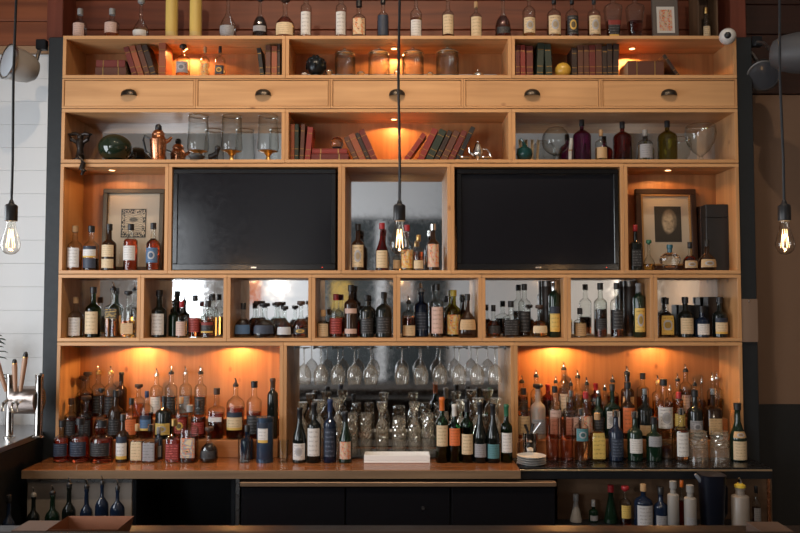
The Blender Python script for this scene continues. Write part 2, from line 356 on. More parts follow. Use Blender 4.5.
# ------------------------------------------------------------------ shelving modules
def module(name, x0, x1, z0, z1, back, label, bottom=True, dep=DEP, group='plywood boxes of the back bar shelving'):
    o = thing(name, label, 'shelf', ((x0+x1)/2, 0, z0), group=group); hw = (x1-x0)/2-.0006; h = z1-z0-.0008
    MB().bevbox(-hw, hw, 0, dep, h-T, h, .0015).build('top_board', PLY, o, False)
    if bottom: MB().bevbox(-hw, hw, 0, dep, 0, T, .0015).build('bottom_board', PLY, o, False)
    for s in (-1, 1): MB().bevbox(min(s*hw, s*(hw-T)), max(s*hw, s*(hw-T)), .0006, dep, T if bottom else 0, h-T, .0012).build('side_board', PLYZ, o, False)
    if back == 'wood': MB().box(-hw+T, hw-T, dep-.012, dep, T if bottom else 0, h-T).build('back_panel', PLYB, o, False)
    elif back == 'mirror': MB().box(-hw+T, hw-T, dep-.008, dep, T if bottom else 0, h-T).build('mirror', MIRROR, o, False)
    return o
D1, D2 = xr(285.5, 1), xr(511.5, 1)
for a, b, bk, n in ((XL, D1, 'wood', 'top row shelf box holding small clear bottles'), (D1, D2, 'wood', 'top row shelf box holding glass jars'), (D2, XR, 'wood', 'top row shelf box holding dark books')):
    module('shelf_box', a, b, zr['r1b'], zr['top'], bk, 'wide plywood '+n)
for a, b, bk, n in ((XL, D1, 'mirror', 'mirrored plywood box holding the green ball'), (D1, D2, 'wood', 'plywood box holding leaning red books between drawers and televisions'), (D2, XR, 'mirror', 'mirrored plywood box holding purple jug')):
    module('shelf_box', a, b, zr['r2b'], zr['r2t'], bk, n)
r3 = [XL, xr(168, 3), xr(341.5, 3), xr(451, 3), xr(624.5, 3), XR]
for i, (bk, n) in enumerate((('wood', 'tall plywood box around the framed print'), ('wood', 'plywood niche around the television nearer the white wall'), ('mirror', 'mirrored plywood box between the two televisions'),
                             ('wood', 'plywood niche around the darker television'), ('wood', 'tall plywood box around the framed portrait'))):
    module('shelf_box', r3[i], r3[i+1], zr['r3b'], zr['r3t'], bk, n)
r4 = [XL]+[xr(p, 4) for p in (140.3, 226.8, 311.7, 396.8, 482, 567.5, 654.2)]+[XR]
for i in range(8): module('cubby', r4[i], r4[i+1], zr['r4b'], zr['r4t'], 'mirror', f'{ORD[i+1]} small mirrored plywood cubby from the white wall', group='mirrored cubbies')
E1, E2 = xr(283, 5), xr(514.5, 5)
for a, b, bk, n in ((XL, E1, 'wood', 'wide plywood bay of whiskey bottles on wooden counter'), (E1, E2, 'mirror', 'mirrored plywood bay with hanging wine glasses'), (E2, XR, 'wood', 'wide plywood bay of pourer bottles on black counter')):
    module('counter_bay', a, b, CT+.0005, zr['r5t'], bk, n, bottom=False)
# drawers
de = [XL]+[xr(p, 'd') for p in (195.5, 330.5, 463.5, 601)]+[XR]
HANDLE = pm('dark bronze pull', (.07, .06, .05), .35, .9)
for i in range(5):
    x0, x1 = de[i], de[i+1]; z0, z1 = zr['drb'], zr['drt']
    o = thing('drawer_unit', f'{ORD[i+1]} plywood drawer from the white wall, dark cup pull', 'drawer', ((x0+x1)/2, 0, z0), group='row of drawers'); hw = (x1-x0)/2-.0006; h = z1-z0-.0008; t = .012
    MB().bevbox(-hw, hw, 0, DEP, h-t*.5, h, .001).build('top_board', PLY, o, False); MB().bevbox(-hw, hw, 0, DEP, 0, t, .001).build('bottom_board', PLY, o, False)
    for s in (-1, 1): MB().bevbox(min(s*hw, s*(hw-t)), max(s*hw, s*(hw-t)), .0006, DEP, t, h-t*.5, .001).build('side_board', PLYZ, o, False)
    d = MB().bevbox(-hw+t+.002, hw-t-.002, .004, DEP-.02, t+.002, h-t*.5-.003, .0015).build('drawer', PLY, o, False)
    m = MB(); W, Hh, Dp, nu, nv = .047, .042, .034, 16, 7
    for j in range(nv+1):
        for q in range(nu+1):
            a = PI*q/nu; b = PI/2*j/nv
            m.v.append((W*math.cos(a), -Dp*math.sin(a)*math.cos(b)+.004, Hh*math.sin(a)**.7*math.sin(b)))
    for j in range(nv):
        for q in range(nu): k = j*(nu+1)+q; m.f.append((k, k+1, k+nu+2, k+nu+1))
    m.build('cup_pull', HANDLE, d, True, loc=(0, 0, h/2-.014))

# ------------------------------------------------------------------ puck lights under the boards
LENS = emit('puck lens', (1, .55, .22), 5)
def puck(px, z, power, label, Y=.165):
    x = XP(px, Y, z)
    o = thing('puck_light', label, 'light', (x, Y, z-.0005), group='puck lights')
    MB().lathe([(.020, -.004), (.023, -.003), (.023, 0)], 20).build('housing', STEEL, o); MB().lathe([(.017, -.0048), (.017, -.0041)], 20).build('lens', LENS, o)
    lamp(o, (0, 0, -.009), power, 'SPOT', WARM, .012, 158, .12, (math.radians(4), 0, 0))
z1_, z2_, z3_, z5_ = zr['top']-T, zr['r2t']-T, zr['r3t']-T, zr['r5t']-T
puck(185, z1_, 6.5, 'puck light above small clear bottles in top row')
puck(394, z1_, 6.5, 'puck light above the glass jars')
puck(632, z1_, 8, 'puck light above the boxed album in top row')
puck(394, z2_, 6.0, 'puck light between two groups of leaning books')
puck(137, z5_, 8.5, 'puck light over stoppered bottles in whiskey bay')
puck(236, z5_, 8.5, 'puck light over the squarish yellow-label bottle')
puck(559, z5_, 11, 'puck light over frosted bottle, black counter bay')
puck(657, z5_, 5.5, 'puck light over white rum bottle, black counter bay')
puck(112, z3_, 2.0, 'puck light above the framed print', .10)
puck(668, z3_, 2.6, 'puck light above the framed portrait', .10)

# ------------------------------------------------------------------ counters, cabinets, front bar
COUNTER = wood('counter wood', (.22, .072, .023), (.32, .12, .042), 'X', .16)
xa = XP(22, -.31, CT); xb = XP(520, -.29, CT)
o = thing('wooden_counter', 'glossy wooden back bar counter under whiskey bottles', 'counter', ((xa+xb)/2, -.31, CT-.045)); hw = (xb-xa)/2
nb = 4
for i in range(nb):
    MB().bevbox(-hw, hw, i*.155+.0, (i+1)*.155-.001, 0, .045, .0012).build('counter_board', COUNTER, o, False)
MB().bevbox(-hw, hw, -.006, -.0005, .0, .044, .001).build('edge_strip', wood('edge wood', (.16, .10, .06), (.26, .17, .10), 'X', .4), o, False)
xc = XP(772, -.25, CT)
o = thing('black_counter', 'black stone counter with thin steel edge beside wooden counter', 'counter', ((xb+xc)/2, -.25, CT-.06)); hw = (xc-xb)/2-.002
MB().bevbox(-hw, hw, 0, .54, 0, .06, .002).build('slab', pm('black stone', (.008, .008, .009), .25), o, False)
MB().bevbox(-hw, hw, -.008, -.0005, .042, .051, .001).build('steel_edge', pm('brassy steel', (.90, .70, .48), .35, 1), o, False)
MB().bevbox(-hw, hw, -.004, -.0005, 0, .041, .001).build('apron', BLACKM, o, False)
# base cabinets
def cab(name, label, px0, px1, Y, z0, z1, mat):
    x0, x1 = XP(px0, Y, .8), XP(px1, Y, .8); o = thing(name, label, 'cabinet', ((x0+x1)/2, Y, z0)); return o, (x1-x0)/2, z1-z0
zt = CT-.046
o, hw, h = cab('steel_cabinet', 'dull steel cabinet behind the lower bottle rail', 27, 132, -.26, 0, zt, STEEL)
MB().bevbox(-hw, hw, 0, .5, 0, h, .003).build('body', pm('dull steel', (.34, .29, .25), .45, .3), o, False); MB().bevbox(-hw, hw, -.006, -.001, h-.03, h-.004, .001).build('top_strip', STEEL, o, False)
o, hw, h = cab('open_cabinet', 'open black under-counter shelf beside the black cooler', 132.5, 235, -.26, 0, zt, BLACK)
MB().box(-hw, hw, .44, .46, 0, h).box(-hw, -hw+.02, .0, .44, 0, h).box(hw-.02, hw, 0, .44, 0, h).build('carcass', BLACKM, o, False); MB().bevbox(-hw+.02, hw-.02, .03, .44, .38, .40, .002).build('shelf', BLACKM, o, False)
o, hw, h = cab('steel_divider', 'thin upright steel strip beside the black cooler', 235.5, 239.5, -.28, 0, zt, STEEL)
o['category'] = 'strip'; MB().bevbox(-hw, hw, 0, .3, 0, h, .001).build('upright', STEEL, o, False); MB().bevbox(-hw*1.6, hw*1.6, 0, .3, .0005-.02+.02, .02, .001).build('foot', STEEL, o, False)
o, hw, h = cab('bar_cooler', 'long black bar cooler under the wooden counter', 240.5, 556, -.30, 0, zt-.012, BLACK)
MB().bevbox(-hw, hw, .03, .5, .06, h-.02, .004).build('body', BLACKM, o, False); MB().bevbox(-hw, hw, -.02, .03, h-.028, h-.004, .003).build('top_lip', pm('worn lip', (.26, .17, .11), .35, .6), o, False)
for i in range(3):
    a = -hw+i*2*hw/3; dd = MB().bevbox(a+.004, a+2*hw/3-.004, 0, .029, .08, h-.034, .004).build('door', pm('black cooler door', (.007, .007, .009), .22), o, False)
    MB().bevbox(a+.04, a+2*hw/3-.04, -.012, -.0005, h-.30, h-.285, .002).build('handle', BLACKM, dd, False)
MB().lathe([(.009, 0), (.009, .006)], 14).build('lock', STEEL, o, loc=(XP(423, -.3, .6)-o.location.x, -.001, ZP(508, -.3))).rotation_euler = (PI/2, 0, 0)
o, hw, h = cab('wood_back_cabinet', 'brown wooden cabinet behind the sauce bottles', 557, 772, -.10, 0, CT-.062, BLACK)
MB().bevbox(-hw, hw, 0, .38, 0, h, .003).build('body', wood('brown cabinet', (.16, .09, .05), (.24, .14, .08), 'X', .5), o, False)
MB().bevbox(hw-.03, hw-.015, -.012, -.0005, .35, h-.03, .002).build('handle', COPPER, o, False)
SHZ = .64
for px0, px1, lb in ((558, 772, 'black rail shelf carrying sauce and squeeze bottles'), (20, 131, 'black rail shelf carrying the dark pourer bottles')):
    Yb = -.115 if px0 > 300 else -.275
    x0, x1 = XP(px0, -.3, .7), XP(px1, -.3, .7); z = SHZ if px0 > 300 else .56
    o = thing('bottle_rail', lb, 'rail', ((x0+x1)/2, -.62, z-.02)); hw = (x1-x0)/2
    MB().bevbox(-hw, hw, 0, Yb+.62, 0, .02, .002).build('tray', BLACKM, o, False); MB().bevbox(-hw, hw, -.006, -.0005, 0, .05, .002).build('lip', BLACKM, o, False)
# front bar with its inner rail
BARZ = HC - (528-300)/F*2.63
ybar = -D+2.63
o = thing('front_bar', 'dark front bar counter along the bottom of the scene', 'counter', (0, ybar, 0))
MB().bevbox(-2.6, 2.6, -.70, 0, BARZ-.05, BARZ, .004).build('bar_top', wood('dark bar top', (.006, .0035, .0025), (.011, .006, .004), 'X', .6), o, False)
MB().bevbox(-2.6, 2.6, -.55, -.06, 0, BARZ-.051, .004).build('bar_body', pm('dark bar body', (.014, .011, .010), .5), o, False)
MB().bevbox(-2.6, 2.6, .001, .24, BARZ-.07, BARZ-.05, .003).build('inner_rail', BLACKM, o, False)
# bar return on the left with steel drip top
xe = XP(42, 0, ZP(432, 0)); ze = ZP(432, 0)
o = thing('bar_return', 'black side bar with steel top under the beer taps', 'counter', (xe-.35, -.6, 0))
MB().bevbox(-.35, .35, -.7, .85, ze-.03, ze, .003).build('steel_top', pm('scuffed steel', (.42, .42, .43), .3, 1), o, False)
MB().bevbox(-.35, .345, -.68, .85, 0, ze-.031, .003).build('side_panel', BLACKM, o, False)
RISERW = wood('riser wood', (.34, .12, .04), (.46, .19, .07), 'X', .3)
RZ1, RZ2 = CT+.10, CT+.20
for x0, x1, lb in ((XL+T+.01, E1-T-.01, 'stepped wooden riser under whiskey bottles, wooden counter'), (E2+T+.01, XR-T-.01, 'stepped wooden riser under pourer bottles, black counter')):
    o = thing('stepped_riser', lb, 'riser', ((x0+x1)/2, 0, CT)); hw = (x1-x0)/2
    MB().bevbox(-hw, hw, .005, .274, 0.0005, RZ1-CT, .002).build('lower_step', RISERW, o, False); MB().bevbox(-hw, hw, .145, .274, RZ1-CT+.0005, RZ2-CT, .002).build('upper_step', RISERW, o, False)

# ------------------------------------------------------------------ bottles
STY = {  # shoulder, neck start, neck radius, exponent, depth ratio, word
    'round': (.60, .75, .34, 2, 1, 'round'), 'wine': (.60, .72, .37, 2, 1, 'straight'), 'burg': (.40, .74, .36, 2, 1, 'sloping'), 'tall': (.68, .80, .36, 2, 1, 'tall'),
    'squat': (.46, .66, .24, 2, .8, 'squat'), 'square': (.62, .72, .34, 5, 1, 'square'), 'flask': (.58, .72, .27, 3.2, .55, 'flat'), 'jug': (.66, .82, .26, 2, 1, 'jug'),
    'apoth': (.66, .86, .22, 2, 1, 'jug'), 'bulb': (.34, .62, .22, 2, 1, 'bulbous'), 'cone': (.06, .80, .36, 2, 1, 'conical'), 'taper': (.72, .78, .30, 4, .7, 'tapered'), 'slim': (.72, .82, .45, 2, 1, 'slim'), 'squeeze': (.80, .86, .5, 2, 1, 'squeeze')}
def prof_fn(style):
    sh, ns, nr, n, dr, _ = STY[style]
    pts = [(0, .90), (.015, 1.0)]
    if style == 'bulb': pts = [(0, .6), (.03, .75), (.12, .97), (.2, 1.0), (.30, .95), (.42, .72), (.52, .40), (.62, nr)]
    elif style == 'squat': pts = [(0, .84), (.02, .93), (.12, 1.0), (.34, .98), (.46, .86), (.55, .62), (.62, .36), (.67, nr)]
    elif style == 'cone': pts += [(.06, 1.0), (.4, .72), (.8, nr)]
    elif style == 'taper': pts = [(0, .56), (.01, .60), (.68, 1.0), (.73, .92), (.77, .6), (.80, nr)]
    elif style == 'burg': pts += [(sh, 1.0), (sh+.08, .93), (sh+.2, .62), (ns, nr)]
    else:
        g = ns-sh; pts += [(sh, 1.0), (sh+g*.25, .95), (sh+g*.5, .80), (sh+g*.75, .52), (ns, nr*1.05)]
    pts += [(.95, nr*.95), (.955, nr*1.12), (.99, nr*1.12), (1.0, nr*1.0)]
    return pts
def interp(pts, h):
    for (a, b), (c, d) in zip(pts, pts[1:]):
        if a <= h <= c: return b+(d-b)*(h-a)/max(c-a, 1e-6)
    return pts[-1][1]
CAPH = {'pourer': .050, 'spout': .055, 'stopper': .028, 'crown': .03, 'foil': .003, 'none': 0}
LIQW = {'amber': 'amber', 'dark': 'dark amber', 'red': 'red', 'gold': 'golden', 'water': 'clear', 'black': 'black', 'peach': 'peach', None: ''}
GW = {'clear': 'clear', 'green': 'green', 'olive': 'olive', 'amberglass': 'brown', 'purple': 'purple', 'maroon': 'maroon', 'black': 'black', 'navy': 'navy', 'darkgreen': 'dark green', 'brown': 'dark brown', 'white': 'white', 'whiteplastic': 'white', 'frost': 'frosted', 'pinkglass': 'pink'}
def bottle(px, top, wpx, style, glass, liq=None, fill=.55, label=None, cap='black', Y=.09, base=0.0, place='', ordn='', name='liquor_bottle', desc=None, group=None, label2=None, lim=None):
    zt_ = ZP(top, Y); H = zt_-base; R = MP(wpx, Y, base+H*.3)/2; x = XP(px, Y, base+H*.3)
    if lim: x = min(max(x, lim[0]+R+.002), lim[1]-R-.002)
    nr = STY[style][2]; n0, dr0 = STY[style][3], STY[style][4]
    ck, cc = (cap.split(':')+['black'])[:2] if ':' in cap else (('plain', cap) if cap in CAPM else (cap, 'black'))
    ch = CAPH.get(ck, .026); ch = min(ch, H*.2)
    G = H-ch; pts = prof_fn(style)
    def expo(r): t = max(0, min(1, (r/R-nr*1.2)/(1-nr*1.2))); return 2+(n0-2)*min(1, t*1.6)
    def drat(r): t = max(0, min(1, (r/R-nr*1.2)/(1-nr*1.2))); return 1+(dr0-1)*t
    if not desc:
        lw = f' with {label[0]} label' if label else ''
        cw = {'pourer': ' and pourer', 'stopper': ' and stopper', 'crown': ' and stopper'}.get(ck, '') if label else {'pourer': ' with pourer', 'stopper': ' with stopper'}.get(ck, '')
        col = (LIQW[liq] if glass == 'clear' and liq else GW[glass])
        desc = f"{col} {STY[style][5]} bottle{lw}{cw}"
    lab = desc+(f', {ordn}' if ordn else '')+(f' {place}' if place else '')
    o = thing(name, lab, 'bottle', (x, Y, base+.0004), group=group)
    MB().lathe([(R*r, G*h) for h, r in pts], 18 if n0 == 2 else 24, n=expo, dr=drat).build('body', GLASS[glass], o)
    if liq and fill > 0:
        hs = sorted({.03, fill, *[h for h, r in pts if .03 < h < fill]}); lp = [(R*interp(pts, .03)*.88, .005)]+[(R*interp(pts, h)*.93-.0006, max(.0055, G*h)) for h in hs]
        MB().lathe(lp, 16 if n0 == 2 else 24, n=expo, dr=drat).build('liquid', LIQ[liq], o)
    for lb in (label, label2):
        if not lb: continue
        lc, h0, h1, ls = lb; m = MB(); m.uv = []; nu, nv = 12, 4; half = 56 if n0 == 2 else 43
        for j in range(nv+1):
            h = h0+(h1-h0)*j/nv; r = R*interp(pts, h)+.0009
            for i in range(nu+1):
                a = math.radians(-90+(-half+2*half*i/nu)); c, d = math.cos(a), math.sin(a); nn = expo(r); dd = drat(r)
                m.v.append((r*math.copysign(abs(c)**(2/nn), c), r*dd*math.copysign(abs(d)**(2/nn), d)-.0004, G*h)); m.uv.append((i/nu, j/nv))
        for j in range(nv):
            for i in range(nu): k = j*(nu+1)+i; m.f.append((k, k+1, k+nu+2, k+nu+1))
        m.build('label', label_mat(lc, ls), o)
    rn = R*nr*1.12
    if ck == 'plain': MB().lathe([(rn*1.05, G-.012), (rn*1.12, G-.011), (rn*1.12, H-.002), (rn*1.0, H)], 14).build('cap', CAPM[cc], o)
    elif ck in ('stopper', 'crown'):
        w2 = max(rn*1.75, .012)
        MB().lathe([(rn*.8, G+.0002), (rn*.85, G+.006), (w2*.92, G+.008), (w2, G+.011), (w2, H-.004), (w2*.86, H)], 16).build('stopper', CAPM[cc] if cc != 'black' or ck == 'stopper' else CAPM['wood'], o)
    elif ck in ('pourer', 'spout'):
        p = MB().lathe([(rn*.98, G+.0002), (rn*1.15, G+.002), (rn*1.1, G+.014), (rn*.62, G+.020), (rn*.55, G+.024)], 14).build('pourer', CAPM[cc], o)
        MB().tube([(0, 0, G+.022), (0, 0, G+.034), (-.003, -.002, H-.004), (-.006, -.004, H)], [rn*.42, rn*.34, rn*.27, rn*.22], 8).build('spout', SILVER if cc != 'wood' else BLACKM, p)
    elif ck == 'foil': MB().lathe([(R*nr*1.0+.0008, G*.80), (R*nr*.97+.0009, G*.94), (R*nr*1.15+.0008, G*.955), (R*nr*1.15+.0008, G*.99), (R*nr*.95, G+.002)], 14).build('foil_capsule', CAPM[cc], o)
    return o
def row(specs, place, Y=.09, base=0., group=None, name='liquor_bottle', lim=None, ys=None):
    specs = sorted(specs, key=lambda s: s[0])
    for i, s in enumerate(specs):
        kw = dict(s[-1]) if isinstance(s[-1], dict) else {}; a = s[:-1] if isinstance(s[-1], dict) else s
        if ys: kw['Y'] = ys[i % 2]
        kw.setdefault('Y', Y); kw.setdefault('lim', lim); kw.setdefault('base', base); kw.setdefault('name', name)
        bottle(*a, place=place, ordn=f'{ORD[i+1]} from left', group=group, **kw)
def L(c, a=.10, b=.55, s='text'): return (c, a, b, s)

# --- on top of the unit
TOP = zr['top']
row([(80, 9, 13, 'round', 'clear', 'water', .45, L('pink', .1, .58), 'grey'), (112, 9, 14, 'round', 'clear', 'amber', .25, L('pink', .22, .6), 'grey'),
     (141, 0, 16, 'bulb', 'clear', 'water', .3, L('white', .08, .24, 'plain'), 'stopper:grey'), (228, -10, 17, 'bulb', 'clear', 'water', .3, L('grey', .06, .28), 'stopper:black'),
     (260, -3, 15, 'squat', 'clear', 'black', .60, L('grey', .2, .34), 'stopper:black'), (285, -2, 20, 'squat', 'clear', 'amber', .60, L('cream', .1, .42), 'stopper:wood'),
     (306, -9, 11, 'slim', 'clear', None, 0, L('white', .1, .6), 'silver'), (341, -9, 11, 'slim', 'clear', None, 0, L('white', .1, .6), 'silver'),
     (359, 1, 14, 'round', 'clear', 'water', .4, L('cream', .12, .58, 'art'), 'black'), (383, -2, 12, 'round', 'clear', 'black', .5, L('navy', .1, .62, 'plain'), 'black'),
     (416, -7, 12, 'round', 'clear', 'gold', .5, L('white', .06, .44, 'text'), 'black'), (448, -5, 12, 'round', 'clear', 'gold', .5, L('cream', .12, .58), 'silver'), (476, 2, 12, 'jug', 'clear', 'gold', .5, L('cream', .05, .64), 'cork'),
     (503, -4, 16, 'squat', 'clear', 'dark', .60, L('black', .14, .3), 'stopper:black'), (529, -6, 13, 'jug', 'clear', 'gold', .2, L('cream', .14, .5, 'emblem'), 'cork'),
     (554, -2, 14, 'jug', 'clear', 'gold', .5, L('cream', .12, .6, 'emblem'), 'black'), (572, -2, 13, 'jug', 'clear', 'dark', .5, L('black', .12, .6, 'emblem'), 'black'), (594, -2, 13, 'jug', 'clear', 'gold', .5, L('cream', .12, .6, 'emblem'), 'black'),
     (613, -10, 18, 'taper', 'clear', 'dark', .4, L('black', .05, .4, 'band'), 'black'), (635, -10, 18, 'taper', 'clear', 'dark', .4, None, 'black'), (706, 8, 8, 'slim', 'clear', 'gold', .3, L('cream', .1, .5), 'gold', {'Y': .12})],
    'on shelving top', Y=.09, base=TOP, group='bottles standing on top of the shelving')
def tubebox(name, label, px, top, wpx, Y, base, mat, round_=True, label_c=None, capm=None):
    H = ZP(top, Y)-base; R = MP(wpx, Y, base)/2; o = thing(name, label, 'box', (XP(px, Y, base+H/2), Y, base+.0004))
    if round_: MB().lathe([(R*.97, 0), (R, .003), (R, H*.9), (R*.98, H*.905), (R*.98, H-.004), (R*.94, H)], 20).build('tube', mat, o)
    else: MB().bevbox(-R, R, -R*.9, R*.9, 0, H, .003).build('carton', mat, o, False)
    if round_:
        MB().lathe([(R*1.03, .0), (R*1.03, .02)], 20).build('base_band', capm or BRASS, o); MB().lathe([(R*1.03, H*.9), (R*1.03, H-.001), (R*.9, H+.001)], 20).build('lid', capm or BRASS, o)
    if label_c:
        m = MB(); m.uv = []
        for j in range(2):
            for i in range(9):
                a = math.radians(-90-65+130*i/8); rr = R*1.012
                m.v.append((rr*math.cos(a), rr*math.sin(a), H*(.12+.74*j)) if round_ else (-R*.85+1.7*R*i/8, -R*.9-.0008, H*(.15+.7*j))); m.uv.append((i/8, j))
        for i in range(8): m.f.append((i, i+1, i+10, i+9))
        m.build('printed_label', label_mat(*label_c), o)
    return o
YT = pm('yellow card tube', (.56, .42, .16), .5)
tubebox('bottle_tube', 'yellow cylindrical bottle tube on shelving, nearer the white wall', 172, -22, 12, .09, TOP, YT, True, ('yellow', 'plain'), CORK)
tubebox('bottle_tube', 'yellow cylindrical bottle tube on shelving, second along', 196, -22, 12, .09, TOP, YT, True, ('yellow', 'plain'), CORK)
# plaque with pinned card, and open display box on top
def flatpic(name, label, cat, px0, px1, py0, py1, Y, base, build, tilt=.06):
    zt_ = ZP(py0, Y); zb_ = base; x0, x1 = XP(px0, Y, (zt_+zb_)/2), XP(px1, Y, (zt_+zb_)/2)
    o = thing(name, label, cat, ((x0+x1)/2, Y, base+.0022), (-tilt, 0, 0)); build(o, (x1-x0)/2, (zt_-zb_)/math.cos(tilt)); return o
def quad(x0, x1, z0, z1, y, name, mat, par):
    m = MB(); m.v = [(x0, y, z0), (x1, y, z0), (x1, y, z1), (x0, y, z1)]; m.f = [(0, 1, 2, 3)]; m.uv = [(0, 0), (1, 0), (1, 1), (0, 1)]; return m.build(name, mat, par, False)
def plaque(o, hw, h):
    MB().bevbox(-hw, hw, 0, .02, 0, h, .003).build('board', pm('grey plaque', (.11, .09, .08), .5), o, False)
    MB().box(-hw*.68, hw*.68, -.003, -.0005, h*.20, h*.72).build('card', GLASS['white'], o, False)
    quad(-hw*.5, hw*.5, h*.24, h*.66, -.0038, 'sketch', label_mat('pink', 'art'), o)
flatpic('plaque', 'grey plaque with a small pinned card on the shelving', 'plaque', 653, 679, -8, 35, .14, TOP, plaque)
o = thing('display_box', 'dark open wooden box around a single small bottle', 'box', (XP(706, .1, 3.3), .06, TOP+.0004)); hw = MP(10, .1, 3.3)
for nm_, bx in (('side_board', (-hw, -hw+.008, 0, .14, 0, .34)), ('side_board', (hw-.008, hw, 0, .14, 0, .34)), ('top_board', (-hw, hw, 0, .14, .341, .349)), ('back_board', (-hw+.0085, hw-.0085, .13, .14, 0, .34))):
    MB().bevbox(*bx, .001).build(nm_, wood('dark box wood', (.06, .03, .015), (.11, .06, .03), 'Z'), o, False)

# --- books
LEATHER = {'red': (.22, .025, .018), 'brown': (.10, .035, .02), 'dark': (.030, .016, .012), 'green': (.018, .028, .018), 'rust': (.26, .07, .03), 'oxblood': (.13, .02, .015), 'black': (.012, .011, .012)}
PAGES = pm('book pages', (.52, .42, .28), .8)
def leather(c): return pm('leather '+c, LEATHER[c], .45)
def book(x, Y, z, th, h, dep, lean, col, label, flat=False, pages_left=False, group=None):
    """x: the bottom corner it leans on (lean<0 top goes left)"""
    o = thing('book', label, 'book', (x, Y, z+.0005), (0, lean, 0), group=group)
    x0, x1 = (0, th) if lean < 0 else ((-th, 0) if lean > 0 else (-th/2, th/2)); c = min(.0035, th*.16)
    if flat:
        w_ = th; MB().bevbox(-w_/2, w_/2, 0, dep, 0, .004, .001).bevbox(-w_/2, w_/2, 0, dep, h-.004, h, .001).bevbox(-w_/2, w_/2, 0, .004, .0041, h-.0041, .001).build('cover', leather(col), o, False)
        MB().box(-w_/2+(.001 if pages_left else .004), w_/2-.006, .0045, dep-.004, .0042, h-.0042).build('pages', PAGES, o, False)
        for q in (.25, .75): MB().box(-w_/2+q*w_-.003, -w_/2+q*w_+.003, -.0008, -.0002, .001, h-.001).build('gilt_band', BRASS, o, False)
        return o
    MB().bevbox(x0, x0+c, 0, dep, 0, h, .0008).bevbox(x1-c, x1, 0, dep, 0, h, .0008).bevbox(x0, x1, -.003, .003, 0, h, .0015).build('cover', leather(col), o, False)
    MB().box(x0+c+.0003, x1-c-.0003, .0035, dep-.004, .004, h-.005).build('pages', PAGES, o, False)
    for q in (.14, .32, .80): MB().box(x0+.001, x1-.001, -.0042, -.0032, h*q, h*q+.004).build('gilt_band', pm('dull gilt', (.35, .20, .06), .45, .7), o, False)
    return o
def bk(px0, px1, top, zb, Y, col, place, ordn, lean_px=0, dep=.13, group=None, ang=None):
    """standing book whose base spans px0..px1; lean_px moves its top sideways"""
    zt_ = ZP(top, Y); hh = zt_-zb; x0, x1 = XP(px0, Y, zb), XP(px1, Y, zb); dx = MP(lean_px, Y, zb); a = math.atan2(dx, hh) if ang is None else math.radians(ang); th = (x1-x0)*math.cos(a)
    h = hh/math.cos(a)-abs(th*math.tan(a))*.5
    lw = ' leaning' if lean_px else ' upright'
    book(x0 if a < 0 else (x1 if a > 0 else (x0+x1)/2), Y, zb, th, h, dep, a, col, f'{col}{lw} leather book, {ordn} from left {place}', group=group)
S1 = zr['r1b']+T; S2 = zr['r2b']+T; S3 = zr['r3b']+T; S4 = zr['r4b']+T
def flatbook(px0, px1, top, zb, Y, col, label, dep=.17, pages_left=False):
    h = ZP(top, Y)-zb; book(XP((px0+px1)/2, Y, zb), Y, zb, MP(px1-px0, Y, zb), h, dep, 0, col, label, True, pages_left); return zb+h
z1 = flatbook(95, 126, 67.3, S1, .06, 'brown', 'brown book lying flat at bottom beside leaning books')
flatbook(96, 125, 60, z1+.001, .06, 'oxblood', 'oxblood book lying flat on top beside leaning books')
g = 'books in the first top shelf box'
for i, (a, b, t_, c, l) in enumerate(((133, 138.5, 47, 'oxblood', -9), (139, 145, 46, 'rust', -10), (146, 151.5, 45, 'brown', -9), (152, 157.5, 45, 'dark', -8), (158.5, 165.5, 43, 'rust', 0))):
    bk(a, b, t_, S1, .07, c, 'in first top box', ORD[i+1], l, group=g, ang=-18 if l else None)
for i, (a, b, t_, c, l) in enumerate(((260.5, 264.5, 48, 'black', -4), (265.5, 270.5, 45, 'brown', 0), (271.5, 277, 46, 'rust', 0), (277.3, 280, 44, 'dark', 0))):
    bk(a, b, t_, S1, .07, c, 'beside the beaded tray', ORD[i+1], l, group=g)
row([(183, 45, 14, 'jug', 'clear', 'gold', .3, L('grey', .18, .55, 'emblem'), 'stopper:black'), (205, 47, 9, 'jug', 'clear', 'gold', .3, L('gold', .08, .55, 'art'), 'cork'), (220, 46.5, 10.5, 'jug', 'clear', 'gold', .3, L('navy', .15, .45, 'emblem'), 'black')],
    'in first top box', Y=.10, base=S1, group='small bottles in the top shelf box')
o = thing('beaded_tray', 'low dark tray edged with pale beads in top shelf', 'tray', (XP(242, .08, S1), .08, S1+.0004)); hw = MP(15.5, .08, S1)
MB().bevbox(-hw, hw, 0, .10, 0, .006, .001).build('tray', leather('dark'), o, False)
for i in range(15): MB().sphere((-hw+.006+(2*hw-.012)*i/14, .005, .0105), .0052, 8, 6).build('bead', CAPM['cork'] if i % 2 else SILVER, o)
